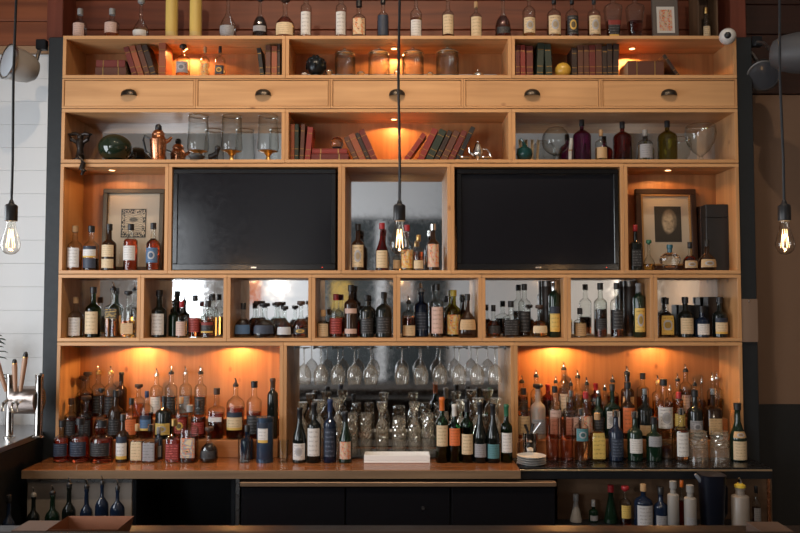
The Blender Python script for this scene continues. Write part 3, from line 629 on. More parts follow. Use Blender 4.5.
# --- row 1 centre: bust, jars, silver
YJ = .09
def bx_(px, Y, z): return XP(px, Y, z)
o = thing('bust', 'small black bust of a head beside the first glass jar', 'sculpture', (bx_(316, YJ, S1), YJ, S1+.0004))
s = MP(10, YJ, S1)
bm = MB(); bm.lathe([(s*.75, 0), (s*.75, .012), (s*.45, .02), (s*.40, s*.6)], 18); bm.build('plinth', pm('black bronze', (.010, .014, .018), .3, .4), o)
bm = MB(); bm.sphere((0, .004, s*1.28), (s*.92, s*.95, s*1.0), 18, 12); bm.build('head', MATS['black bronze'], o)
MB().sphere((0, -s*.92, s*1.2), (s*.16, s*.2, s*.24), 8, 6).build('nose', MATS['black bronze'], o)
for q in (-1, 1): MB().sphere((q*s*.92, 0, s*1.25), (s*.14, s*.22, s*.30), 8, 6).build('ear', MATS['black bronze'], o)
for i in range(22):
    a = random.uniform(0, 2*PI); e = random.uniform(.25, 1.3); MB().sphere((s*.85*math.cos(a)*math.cos(e), .006+s*.85*math.sin(a)*math.cos(e), s*1.36+s*.9*math.sin(e)), s*.24, 8, 6).build('hair_curl', MATS['black bronze'], o)
JPL = ['beside the black bust', 'second from the black bust', 'third from the black bust', 'largest, with dome lid at the far end']
for i, (px, top, wpx) in enumerate(((345, 48, 21), (379, 47, 22), (413, 47, 22), (447.5, 46, 23))):
    H = ZP(top, YJ)-S1; R = MP(wpx, YJ, S1)/2
    o = thing('glass_jar', f'lidded clear glass jar {JPL[i]}', 'jar', (bx_(px, YJ, S1), YJ, S1+.0004), group='lidded jars')
    MB().lathe([(R*.9, 0), (R, .006), (R, H*.66), (R*.95, H*.73), (R*.82, H*.77), (R*.84, H*.80)], 24).lathe([(R*.92, .004), (R*.94, H*.65), (R*.78, H*.77)], 24, cap=False).build('body', CLEAR, o)
    l_ = MB().lathe([(R*.95, H*.802), (R*.97, H*.82), (R*.6, H*.88), (R*.12, H*.90)], 24).build('lid', CLEAR, o); MB().sphere((0, 0, H*.94), (R*.17, R*.17, H*.06), 12, 8).build('knob', SILVER, l_)
    MB().lathe([(R*.99, H*.775), (R*1.01, H*.78), (R*1.01, H*.795), (R*.99, H*.80)], 24).build('rim_band', SILVER, o)
for i, (px, w_, h_, d_) in enumerate(((304.5, 6, 6, 'beside the black bust'), (329, 8, 9, 'between bust and first jar'), (361, 8, 7, 'between first and second jar'), (397, 7, 8, 'between second and third jar'), (430, 7, 6, 'between third and fourth jar'))):
    R = MP(w_, YJ, S1)/2; H = MP(h_, YJ, S1); o = thing('salt_cellar', f'tiny silver and glass cellar {d_}', 'cellar', (bx_(px, .07, S1), .07, S1+.0004), group='small silver pieces')
    MB().lathe([(R*.7, 0), (R*.75, .003), (R*.3, .008), (R*.5, H*.3), (R, H*.7), (R*.95, H*.8)], 14).build('bowl', SILVER if i else GLASS['white'], o); MB().sphere((0, 0, H*.85), (R*.8, R*.8, H*.16), 12, 6).build('lid', SILVER, o)
o = thing('silver_cloche', 'small silver domed dish at the end of the jars', 'dish', (bx_(478, YJ, S1), YJ, S1+.0004)); R = MP(8.5, YJ, S1); H = MP(10, YJ, S1)
MB().lathe([(R*.6, 0), (R*.65, .003), (R, .010), (R, .012)], 18).build('dish', SILVER, o); MB().lathe([(R*.7, .0122), (R*.66, H*.5), (R*.45, H*.75), (R*.1, H*.85)], 18).build('dome', SILVER, o); MB().sphere((0, 0, H*.92), R*.14, 8, 6).build('knob', SILVER, o)
o = thing('mirror_strip', 'low pale strip along the back behind the jars', 'strip', (bx_(400, .24, S1), .24, S1+.0004)); hw = MP(97, .24, S1); MB().bevbox(-hw, hw, 0, .012, 0, .075, .002).build('strip', pm('pale strip', (.40, .38, .38), .3, .3), o, False); MB().bevbox(-hw, hw, -.003, -.0005, .070, .075, .0005).build('edge', SILVER, o, False)
# --- row 1 right: books and ball
g = 'books in the third top shelf box'
for i, (a, b, t_, c, l) in enumerate(((515.5, 520, 45, 'oxblood', 0), (520.5, 525.5, 45, 'red', 0), (526.5, 533, 46, 'oxblood', 0), (536.5, 543, 43, 'green', 1.5), (546, 552.5, 44, 'green', -1.5), (572, 577, 48, 'dark', 0),
         (578, 583.5, 45, 'brown', 0), (584, 589, 45, 'brown', 0), (589.5, 595.5, 45, 'oxblood', 0), (596, 602, 44, 'brown', 0), (602.5, 607, 46, 'dark', 0), (607.5, 612.5, 44, 'dark', 0), (613, 618.5, 44, 'dark', 1))):
    bk(a, b, t_, S1, .06, c, 'third top box', ORD[i+1], l, group=g)
o = thing('yellow_ball', 'yellow ball between green and dark books', 'ball', (bx_(563, .09, S1), .09, S1+.0004)); R = MP(8, .09, S1)
MB().sphere((0, 0, R+.004), R, 20, 14).build('ball', pm('yellow marble', (.55, .33, .05), .25), o); MB().lathe([(R*.55, 0), (R*.6, .004), (R*.42, .008)], 16).build('ring_stand', BRASS, o)
flatbook(628, 664, 61, S1, .06, 'brown', 'thick brown album lying flat with pale page edge', .18, True)
bk(678, 682, 55, S1, .07, 'dark', 'against the thick album', 'last', -16)

# --- row 2 left: sculpture, ball, shaker, hurricane glasses
YS = .05
BRZ = pm('dark bronze', (.022, .015, .012), .35, .5)
o = thing('bronze_figure', 'dark bronze figure with raised arms and dangling tail', 'sculpture', (bx_(80, YS, S2), YS, S2+.0004)); s = MP(.93, YS, S2)
MB().tube([(0, 0, 0), (0, 0, 6*s), (0, 0, 13*s), (0, 0, 20*s), (-.5*s, 0, 25*s)], [5.5*s, 4*s, 3.2*s, 5*s, 2.5*s], 12).build('torso', BRZ, o)
for q in (-1, 1): MB().tube([(q*3*s, 0, 20*s), (q*9*s, -.01, 23*s), (q*11.5*s, -.01, 28*s), (q*5*s, 0, 29.5*s), (0, 0, 28*s)], [2.4*s, 2.3*s, 2*s, 2*s, 1.6*s], 10).build('arm', BRZ, o)
MB().sphere((0, 0, 26*s), 3.4*s, 12, 8).build('head', BRZ, o)
MB().tube([(3*s, -.02, 5*s), (6*s, -.058, 2.5*s), (8.5*s, -.066, -5*s), (7*s, -.068, -11*s), (10*s, -.066, -13*s), (6.5*s, -.064, -17*s)], [3*s, 3*s, 2.6*s, 3.2*s, 2.8*s, 1*s], 10).build('tail', BRZ, o)
MB().lathe([(6.5*s, 0), (6.5*s, 2*s), (5.6*s, 2.4*s)], 16).build('base', BRZ, o)
o = thing('green_ball', 'large glossy dark green glass ball beside bronze figure', 'ball', (bx_(115, .09, S2), .09, S2+.0004)); R = MP(16.5, .09, S2)
MB().sphere((0, 0, R*.82+.003), (R, R, R*.84), 28, 18).build('ball', pm('dark green glaze', (.012, .022, .012), .06, 0, Coat_Weight=.5), o); MB().lathe([(R*.55, 0), (R*.57, .004), (R*.45, .008)], 20).build('foot_ring', BLACK, o)
o = thing('copper_shaker', 'copper cocktail shaker with handle and spout', 'shaker', (bx_(158, .08, S2), .08, S2+.0004)); s = MP(1, .08, S2)
MB().lathe([(6*s, 0), (6.5*s, 1*s), (8.2*s, 18*s), (8.4*s, 22*s), (6.8*s, 24*s), (6*s, 26*s), (6.2*s, 27*s)], 22).build('body', COPPER, o)
l_ = MB().lathe([(6.4*s, 27.1*s), (6.4*s, 28*s), (4.5*s, 31*s), (3*s, 32*s)], 20).build('lid', COPPER, o); MB().lathe([(3*s, 32.1*s), (3.4*s, 33*s), (3.2*s, 36*s), (2*s, 37.5*s)], 14).build('knob', BLACK, l_)
MB().tube([(-7*s, 0, 23*s), (-14*s, 0, 26*s), (-15*s, 0, 22*s), (-12*s, 0, 9*s), (-7*s, 0, 5*s)], 1.1*s, 8).build('handle', BLACKM, o)
MB().tube([(7*s, 0, 20*s), (11*s, 0, 22*s), (13.5*s, 0, 25*s)], [2.2*s, 1.8*s, 1.2*s], 10).build('spout', COPPER, o)
for i, (px, d_) in enumerate(((198, 'beside the copper shaker'), (231.5, 'second from the copper shaker'), (268, 'third from the copper shaker'))):
    R = MP(11, .09, S2); H = ZP(116, .09)-S2; o = thing('hurricane_glass', f'tall clear footed glass on brass stem {d_}', 'glass', (bx_(px, .09, S2), .09, S2+.0004), group='three footed glasses')
    MB().lathe([(R*.92, H*.24), (R*.98, H*.30), (R*.86, H)], 24, cap=False).lathe([(R*.1, H*.236), (R*.92, H*.24)], 24, cap=False).build('bowl', CLEAR, o); MB().lathe([(R*.88, H*.985), (R*.9, H*.99), (R*.88, H)], 24, cap=False).build('rim', SILVER, o)
    MB().lathe([(R*.75, 0), (R*.75, .004), (R*.25, .012), (R*.16, H*.12), (R*.4, H*.20), (R*.8, H*.235)], 20).build('stem', BRASS, o)
o = thing('black_cat_figure', 'tiny black animal figure between two footed glasses', 'figurine', (bx_(213, .05, S2), .05, S2+.0004)); s = MP(1, .05, S2)
MB().tube([(-4*s, 0, 4*s), (0, 0, 5*s), (3*s, 0, 7*s), (4.5*s, 0, 11*s)], [2.5*s, 3*s, 2.8*s, 2.4*s], 10).build('body', BLACK, o); MB().sphere((4.5*s, -.002, 12.5*s), 3*s, 10, 8).build('head', BLACK, o)
for q in (-4, -2, 2, 4): MB().tube([(q*s, 0, 5*s), (q*s, 0, 0)], 1*s, 6).build('leg', BLACK, o)
o = thing('stone_bowl', 'small dark stone dish in front of first footed glass', 'dish', (bx_(197, .03, S2), .022, S2+.0004)); MB().lathe([(4*s, 0), (6*s, 1*s), (8*s, 3*s), (8.2*s, 4*s), (6*s, 3*s)], 18).build('dish', pm('dark stone', (.05, .05, .05), .5), o); MB().sphere((0, 0, 5*s), (6*s, 3*s, 2.4*s), 12, 8).build('stone', MATS['dark stone'], o)
for px, d_ in ((133.5, 'beside the green ball'), (148, 'beside the copper shaker handle')):
    o = thing('shot_glass', f'tiny clear cordial glass {d_}', 'glass', (bx_(px, .13, S2), .13, S2+.0004), group='tiny cordial glasses'); MB().lathe([(2.6*s, 0), (2.4*s, .6*s), (.6*s, 1.2*s), (.6*s, 4*s), (2.6*s, 6*s), (3*s, 11*s)], 14, cap=False).build('bowl', CLEAR, o); MB().lathe([(2.7*s, 0), (2.7*s, .5*s)], 14).build('foot', CLEAR, o)
# --- row 2 centre books
g = 'books in the middle shelf box'
for i, (a, b, t_, c, l) in enumerate(((290.2, 294.3, 124, 'rust', 0), (294.5, 298.5, 124, 'green', 0), (299.5, 303.5, 124, 'brown', 1.5), (304.5, 310, 127, 'red', 3))):
    bk(a, b, t_, S2, .06, c, 'at the divider', ORD[i+1], l, group=g)
z1 = flatbook(311, 348.5, 153.7, S2, .07, 'oxblood', 'red book lying flat, bottom one under the glass ball', .16)
flatbook(312, 347, 148.6, z1+.0008, .07, 'red', 'red book lying flat, upper one under the glass ball', .16)
zb2 = ZP(148.6, .07)
o = thing('paperweight', 'clear glass ball paperweight on flat red books', 'paperweight', (bx_(337, .10, zb2), .10, zb2+.002)); R = MP(6.3, .1, zb2)
MB().sphere((0, 0, R*.95), R, 18, 12).build('ball', solid_glass('solid clear glass', (.93, .95, .95), .01, 1.5), o); MB().lathe([(R*.6, 0), (R*.8, R*.3), (R*.7, R*.32)], 16).build('base', BLACK, o)
for i, (a, b, t_, c, l) in enumerate(((354.5, 359.5, 137, 'brown', -9), (360, 367, 134, 'rust', -11), (367.5, 371.5, 133, 'dark', -11), (372, 378.5, 130, 'oxblood', -16))):
    bk(a, b, t_, S2, .07, c, 'after the paperweight', ORD[i+1], l, group=g, ang=-24)
for i, (a, b, t_, c, l) in enumerate(((402, 408, 134, 'red', 22), (416, 423, 129, 'red', 16), (424, 432, 130, 'green', 14), (433, 438, 131, 'dark', 14), (439, 446, 131, 'brown', 13), (447, 453, 131, 'oxblood', 11), (454, 459, 127, 'black', 14))):
    bk(a, b, t_, S2, .07, c, 'under the puck light', ORD[i+1], l, group=g, ang=35 if i == 0 else 26)
o = thing('silver_teapot', 'small silver teapot beside dark leaning books', 'teapot', (bx_(478, .07, S2), .07, S2+.0004)); s = MP(1, .07, S2)
MB().lathe([(3.5*s, 0), (4*s, 1*s), (2.5*s, 2*s), (4.8*s, 6*s), (5.2*s, 10*s), (3.8*s, 14*s), (3*s, 16*s)], 18).build('body', SILVER, o); l_ = MB().lathe([(3.2*s, 16.1*s), (2.5*s, 18*s), (.8*s, 19*s)], 14).build('lid', SILVER, o); MB().sphere((0, 0, 20*s), 1*s, 8, 6).build('knob', SILVER, l_)
MB().tube([(-4*s, 0, 6*s), (-8*s, 0, 9*s), (-9.5*s, 0, 14*s)], [1.5*s, 1.1*s, .8*s], 8).build('spout', SILVER, o); MB().tube([(4*s, 0, 12*s), (9*s, 0, 12*s), (12*s, 0, 8*s), (13.5*s, 0, 3*s)], .9*s, 8).build('handle', SILVER, o)
for px, d_ in ((465, 'before the leaning books'), (486, 'beside the silver teapot')):
    o = thing('silver_dish', f'flat little silver dish {d_}', 'dish', (bx_(px, .04, S2), .035, S2+.0004), group='silver dishes'); MB().lathe([(3*s, 0), (3*s, .8*s), (6*s, 2.5*s), (6.2*s, 3.2*s), (5.4*s, 2.6*s)], 16).build('dish', SILVER, o); MB().lathe([(2*s, 1.0*s), (2*s, 2.4*s)], 12).build('boss', SILVER, o)
# --- row 2 right
o = thing('teal_pot', 'round teal ceramic pot beside the divider', 'pot', (bx_(524.5, .06, S2), .06, S2+.0004)); s = MP(1, .06, S2)
MB().lathe([(4*s, 0), (6.5*s, 2*s), (8.2*s, 7*s), (7*s, 12*s), (3*s, 14.5*s), (2.3*s, 16*s)], 20).build('body', pm('teal glaze', (.008, .045, .045), .1), o); MB().tube([(0, 0, 16*s), (-1.5*s, 0, 20*s), (-4*s, 0, 23*s)], [2*s, 1.4*s, .8*s], 8).build('stalk', MATS['teal glaze'], o)
o = thing('folded_menu', 'pale fan-folded card between teal pot and glass globe', 'card', (bx_(531, .13, S2), .13, S2+.0004))
for i in range(8): MB().box(-.0006, .0006, 0, .03, 0, 25*s, Matrix.Translation(((i-4)*2.5*s, (i % 2)*.012, 0)) @ Matrix.Rotation(.35*(1 if i % 2 else -1), 4, 'Z') @ Matrix.Rotation((i-4)*.03, 4, 'Y')).build('fold', PAGES, o, False)
def globe(px, label, R, H, stemh, name):
    o = thing(name, label, 'glass', (bx_(px, .09, S2), .09, S2+.0004)); pr = []
    for j in range(13): t = PI*(j/12)*.80+.02; pr.append((R*math.sin(t), stemh+(H-stemh)*(1-math.cos(t))/(1-math.cos(PI*.82))))
    MB().lathe(pr, 26, cap=False).build('bowl', CLEAR, o); MB().lathe([(R*.6, 0), (R*.6, .004), (R*.18, .010), (R*.14, stemh*.8), (R*.25, stemh)], 20).build('foot', CLEAR, o)
    MB().lathe([(pr[-1][0]-.002, H-.001), (pr[-1][0]+.001, H), (pr[-1][0], H+.002)], 26, cap=False).build('rim', SILVER, o); return o
globe(556, 'big clear glass globe bowl on a foot', 14*s, 34*s, 7*s, 'globe_glass')
o = thing('goblet', 'wide clear glass goblet at the end by charcoal post', 'glass', (bx_(701, .09, S2), .09, S2+.0004))
MB().lathe([(2*s, 6*s), (8*s, 11*s), (13*s, 19*s), (15.4*s, 29*s), (14.2*s, 37*s)], 26, cap=False).build('bowl', CLEAR, o); MB().lathe([(8*s, 0), (8*s, .8*s), (2.6*s, 2.5*s), (2*s, 5*s), (2.6*s, 6*s)], 20).build('foot', CLEAR, o); MB().lathe([(14.0*s, 36.7*s), (14.4*s, 37*s), (14.1*s, 37.4*s)], 26, cap=False).build('rim', SILVER, o)
o = thing('paper_scroll', 'white curled paper beside the purple jug', 'paper', (bx_(571, .12, S2), .12, S2+.0004)); MB().tube([(-1*s, 0, 0), (-.5*s, 0, 12*s), (1*s, 0, 25*s)], 1.9*s, 12).build('roll', GLASS['white'], o); MB().lathe([(2.2*s, 12*s), (2.2*s, 13.5*s)], 12, cx=-.5*s).build('band', CORK, o)
row([(582, 120, 18, 'apoth', 'purple', None, 0, None, 'black'), (601, 130, 12, 'jug', 'clear', 'gold', .5, L('tan', .1, .5, 'plain'), 'cork'), (622.5, 122, 18.5, 'apoth', 'maroon', None, 0, None, 'black'),
     (645, 130, 15, 'jug', 'clear', 'water', .6, L('grey', .1, .6), 'grey'), (667.5, 121, 19, 'apoth', 'olive', None, 0, None, 'black')], 'beside the glass goblet', Y=.08, base=S2, group='apothecary jugs')
for px, d_ in ((560, 'under the glass globe'), (620, 'behind the maroon jug')):
    o = thing('black_tray', f'low black tray {d_}', 'tray', (bx_(px, .16, S2), .155, S2+.0004)); MB().bevbox(-.12, .12, 0, .09, 0, .012, .002).build('tray', BLACK, o, False); MB().bevbox(-.12, .12, .085, .09, .0125, .03, .001).build('lip', BLACK, o, False)

# --- row 3: bottles and pictures
row([(72, 226, 14, 'round', 'clear', 'gold', .5, L('white', .08, .56), 'cork'), (91, 226, 15, 'round', 'clear', 'black', .3, L('white', .32, .6, 'band'), 'black', {'label2': L('navy', .06, .3, 'plain')}), (109, 224, 14, 'round', 'brown', None, 0, L('cream', .32, .6, 'text'), 'black', {'label2': L('cream', .06, .27)}),
     (130.5, 224, 14, 'tall', 'clear', 'red', .74, L('white', .24, .58), 'black'), (153, 223, 13.5, 'round', 'clear', 'red', .74, L('blue', .18, .52, 'emblem'), 'black')], 'beside framed print', Y=.07, lim=(r3[0]+T, r3[1]-T), base=S3, group='bottles in front of the framed print')
row([(358, 224, 13, 'round', 'brown', None, 0, L('cream', .08, .6, 'emblem'), 'black'), (382, 223, 13, 'burg', 'maroon', 'red', .4, L('cream', .06, .46), 'red'), (397, 245, 9, 'round', 'clear', 'amber', .5, L('tan', .1, .5), 'black', {'Y': .12}),
     (407, 225, 13, 'round', 'clear', 'gold', .5, L('gold', .06, .5, 'art'), 'red'), (418.5, 235, 11, 'round', 'clear', 'dark', .6, L('cream', .06, .32), 'gold', {'Y': .05}), (433, 224, 13, 'round', 'brown', None, 0, L('pink', .08, .62, 'art'), 'silver')],
    'between the televisions', Y=.07, base=S3, group='bottles between the televisions')
row([(635.5, 225, 11, 'square', 'black', None, 0, L('black', .1, .5), 'red'), (649, 240, 12, 'bulb', 'clear', 'gold', .25, None, 'stopper:green'), (690, 242, 15, 'squat', 'clear', 'red', .60, L('tan', .1, .4, 'emblem'), 'black'), (707, 240, 18, 'squat', 'brown', None, 0, L('tan', .12, .42, 'emblem'), 'black')],
    'before portrait', Y=.045, lim=(r3[4]+T, r3[5]-T), base=S3, group='bottles in front of the framed portrait')
# crystal skull-like bottle: crystal lump with pinched jaw and stopper
o = thing('crystal_bottle', 'lumpy clear crystal bottle glowing before the portrait', 'bottle', (bx_(670, .06, S3), .06, S3+.0004)); s = MP(1, .06, S3)
MB().sphere((0, 0, 11*s), (10.5*s, 9*s, 7.5*s), 14, 9).build('body', solid_glass('crystal', (.98, .95, .88), .05, 1.45), o, angle=10); MB().lathe([(7*s, 0), (7.6*s, 2*s), (6.4*s, 5.5*s)], 10).build('jaw', MATS['crystal'], o, angle=10); MB().lathe([(2.3*s, 18*s), (2.3*s, 22*s), (3*s, 22.2*s), (3*s, 26*s)], 12).build('stopper', pm('blue green stopper', (.02, .10, .14), .3), o)
FRM = pm('bronze frame', (.10, .075, .05), .35, .6); MAT_ = pm('cream mat board', (.55, .45, .36), .8)
def frame_parts(o, hw, h, t, mat):
    MB().bevbox(-hw, hw, 0, .03, 0, t, .003).bevbox(-hw, hw, 0, .03, h-t, h, .003).bevbox(-hw, -hw+t, .0005, .03, t, h-t, .003).bevbox(hw-t, hw, .0005, .03, t, h-t, .003).build('frame', mat, o, False)
def print_nodes(name, build):
    if name in MATS: return MATS[name]
    m, t, b = nm(name); N = t.nodes.new; Lk = t.links.new; b.inputs['Roughness'].default_value = .5
    uv = N('ShaderNodeUVMap'); sp = N('ShaderNodeSeparateXYZ'); Lk(uv.outputs[0], sp.inputs[0])
    def M(op, *a):
        n = N('ShaderNodeMath'); n.operation = op
        for i, v in enumerate(a):
            if hasattr(v, 'is_linked'): Lk(v, n.inputs[i])
            else: n.inputs[i].default_value = v
        return n.outputs[0]
    def smooth(v, lo, hi, a=0., c=1.):
        n = N('ShaderNodeMapRange'); n.interpolation_type = 'SMOOTHSTEP'; Lk(v, n.inputs[0]); n.inputs[1].default_value = lo; n.inputs[2].default_value = hi; n.inputs[3].default_value = a; n.inputs[4].default_value = c; return n.outputs[0]
    def ell(cx, cy, rx, ry, lo, hi):
        du = M('DIVIDE', M('SUBTRACT', sp.outputs[0], cx), rx); dv = M('DIVIDE', M('SUBTRACT', sp.outputs[1], cy), ry)
        return smooth(M('SQRT', M('ADD', M('MULTIPLY', du, du), M('MULTIPLY', dv, dv))), lo, hi, 1., 0.)
    val = build(uv, sp, M, smooth, ell, N, Lk)
    cr = N('ShaderNodeValToRGB'); cr.color_ramp.elements[0].color = (.018, .014, .011, 1); cr.color_ramp.elements[1].color = (.60, .47, .34, 1); Lk(val, cr.inputs[0]); Lk(cr.outputs[0], b.inputs['Base Color'])
    MATS[name] = m; return m
def portrait_print(uv, sp, M, smooth, ell, N, Lk):
    no = N('ShaderNodeTexNoise'); no.inputs['Scale'].default_value = 9; no.inputs['Detail'].default_value = 6; Lk(uv.outputs[0], no.inputs['Vector'])
    head = ell(.55, .58, .30, .36, .80, 1.08); face = ell(.52, .52, .24, .32, .7, 1.1)
    tone = M('ADD', M('MULTIPLY', head, .30), M('MULTIPLY', face, .42)); tone = M('MULTIPLY', tone, smooth(no.outputs['Fac'], .25, .75, .7, 1.2))
    for cx, cy, rx, ry, k in ((.42, .58, .075, .04, .30), (.64, .58, .075, .04, .32), (.53, .47, .05, .10, .10), (.52, .36, .12, .025, .25), (.70, .48, .10, .22, .16), (.53, .27, .16, .05, .12)):
        tone = M('SUBTRACT', tone, M('MULTIPLY', ell(cx, cy, rx, ry, .2, 1.2), k))
    coat = smooth(M('SUBTRACT', M('ADD', M('MULTIPLY', sp.outputs[0], .55), -.08), sp.outputs[1]), -.02, .04)
    return M('MAXIMUM', M('MULTIPLY', tone, M('SUBTRACT', 1., M('MULTIPLY', coat, .9))), .02)
def ornate_print(uv, sp, M, smooth, ell, N, Lk):
    vo = N('ShaderNodeTexVoronoi'); vo.feature = 'DISTANCE_TO_EDGE'; vo.inputs['Scale'].default_value = 11; Lk(uv.outputs[0], vo.inputs['Vector'])
    wv = N('ShaderNodeTexWave'); wv.wave_type = 'RINGS'; wv.inputs['Scale'].default_value = 5; wv.inputs['Distortion'].default_value = 6; Lk(uv.outputs[0], wv.inputs['Vector'])
    au = M('ABSOLUTE', M('SUBTRACT', sp.outputs[0], .5)); av = M('ABSOLUTE', M('SUBTRACT', sp.outputs[1], .5)); mx = M('MAXIMUM', au, av)
    ring = smooth(mx, .33, .35); line = smooth(vo.outputs['Distance'], .05, .11); inner = smooth(wv.outputs['Fac'], .42, .55)
    tone = M('ADD', M('MULTIPLY', ring, M('SUBTRACT', 1., line)), M('MULTIPLY', M('SUBTRACT', 1., ring), M('ADD', .35, M('MULTIPLY', inner, .6))))
    tone = M('MULTIPLY', tone, M('SUBTRACT', 1., M('MULTIPLY', ell(.5, .62, .22, .10, .6, 1.0), .8))); return M('MULTIPLY', tone, smooth(mx, .465, .475, 1., .02))
def print_pic(o, hw, h):
    frame_parts(o, hw, h, .028, FRM); MB().box(-hw+.028, hw-.028, .016, .022, .028, h-.028).build('mat_board', MAT_, o, False)
    a = MP(12.5, .2, 2.3); zc = ZP(223, .2)-S3; p = MB().box(-a, a, .014, .0155, zc-.088, zc+.088).build('print', pm('print paper', (.50, .43, .36), .8), o, False)
    quad(-a, a, zc-.088, zc+.088, .0135, 'ink_drawing', print_nodes('ornate ink print', ornate_print), p)
    quad(-hw+.028, hw-.028, .028, h-.028, .010, 'glazing', CLEAR, o)
flatpic('framed_print', 'bronze framed black ink print on wide cream mat', 'picture', 101, 162.5, 188.5, 270, .19, S3, print_pic, .05)
def portrait(o, hw, h):
    t = .034; frame_parts(o, hw, h, t, pm('dark wood frame', (.035, .015, .008), .3)); MB().bevbox(-hw+t, hw-t, .004, .015, t, t+.012, .002).bevbox(-hw+t, hw-t, .004, .015, h-t-.012, h-t, .002).bevbox(-hw+t, -hw+t+.012, .0045, .015, t+.012, h-t-.012, .002).bevbox(hw-t-.012, hw-t, .0045, .015, t+.012, h-t-.012, .002).build('gilt_slip', pm('gilt slip', (.40, .24, .10), .4, .5), o, False); MB().box(-hw+t, hw-t, .016, .022, t, h-t).build('mat_board', MAT_, o, False)
    ox = MP(2, .2, 2.3); a = MP(13.6, .2, 2.3); zc = ZP(224, .2)-S3; b = MP(18, .2, 2.3)
    p = MB().box(ox-a, ox+a, .014, .0155, zc-b, zc+b).build('photograph', pm('photo black', (.025, .02, .016), .4), o, False)
    quad(ox-a, ox+a, zc-b, zc+b, .0135, 'print', print_nodes('portrait print', portrait_print), p)
    quad(-hw+t+.012, hw-t, t, h-t, .010, 'glazing', CLEAR, o)
flatpic('framed_portrait', 'dark framed black and white portrait photo with cream mat', 'picture', 637, 699, 188.5, 270, .19, S3, portrait, .05).rotation_euler.z = .05
for px0, px1, t_, Y, d_ in ((706.5, 728.8, 204.5, .10, 'tall black presentation box beside the framed portrait'), (701, 709, 206, .20, 'slim dark brown box behind the black presentation box')):
    x0, x1 = XP(px0, Y, 2.2), XP(px1, Y, 2.2); H = ZP(t_, Y)-S3; o = thing('presentation_box', d_, 'box', ((x0+x1)/2, Y, S3+.0004)); hw = (x1-x0)/2; mt = BLACK if Y < .15 else leather('dark')
    MB().bevbox(-hw, hw, 0, .07, 0, H*.8, .002).build('box', mt, o, False); MB().bevbox(-hw, hw, 0, .07, H*.8+.001, H, .002).build('lid', mt, o, False)
# televisions
SCREEN = pm('tv screen', (.010, .010, .013), .14, 0, Specular_IOR_Level=.3)
for px0, px1, py0, py1, lb, tilt in ((172.5, 335.5, 169, 271, 'flat black television nearer the white wall, greyish reflections', .0), (457, 619, 169, 271, 'flat black television beside the framed portrait niche', -.03)):
    Y = .015; zt_, zb_ = ZP(py0, Y), max(ZP(py1, Y), S3+.002); x0, x1 = XP(px0, Y, 2.3), XP(px1, Y, 2.3); hw = (x1-x0)/2; h = zt_-zb_
    o = thing('television', lb, 'television', ((x0+x1)/2, Y, zb_)); b = .028
    MB().bevbox(-hw, hw, 0, .05, 0, b*1.3, .003).bevbox(-hw, hw, 0, .05, h-b, h, .003).bevbox(-hw, -hw+b, .0004, .05, b*1.3, h-b, .003).bevbox(hw-b, hw, .0004, .05, b*1.3, h-b, .003).build('bezel', pm('tv bezel', (.006, .006, .007), .18), o, False)
    MB().box(-hw+b, hw-b, .008, .03, b*1.3, h-b).build('screen', SCREEN, o, False).rotation_euler = (tilt, 0, 0)
    MB().box(-.016, .016, -.0012, -.0003, .011, .019).build('badge', SILVER, o, False); MB().bevbox(-hw*.6, hw*.6, .051, .10, h*.2, h*.85, .01).build('back_cover', BLACK, o, False)
    MB().sphere((hw*.84, -.001, .016), .0022, 8, 6).build('standby_light', emit('standby red', (1, .05, .02), 3), o)

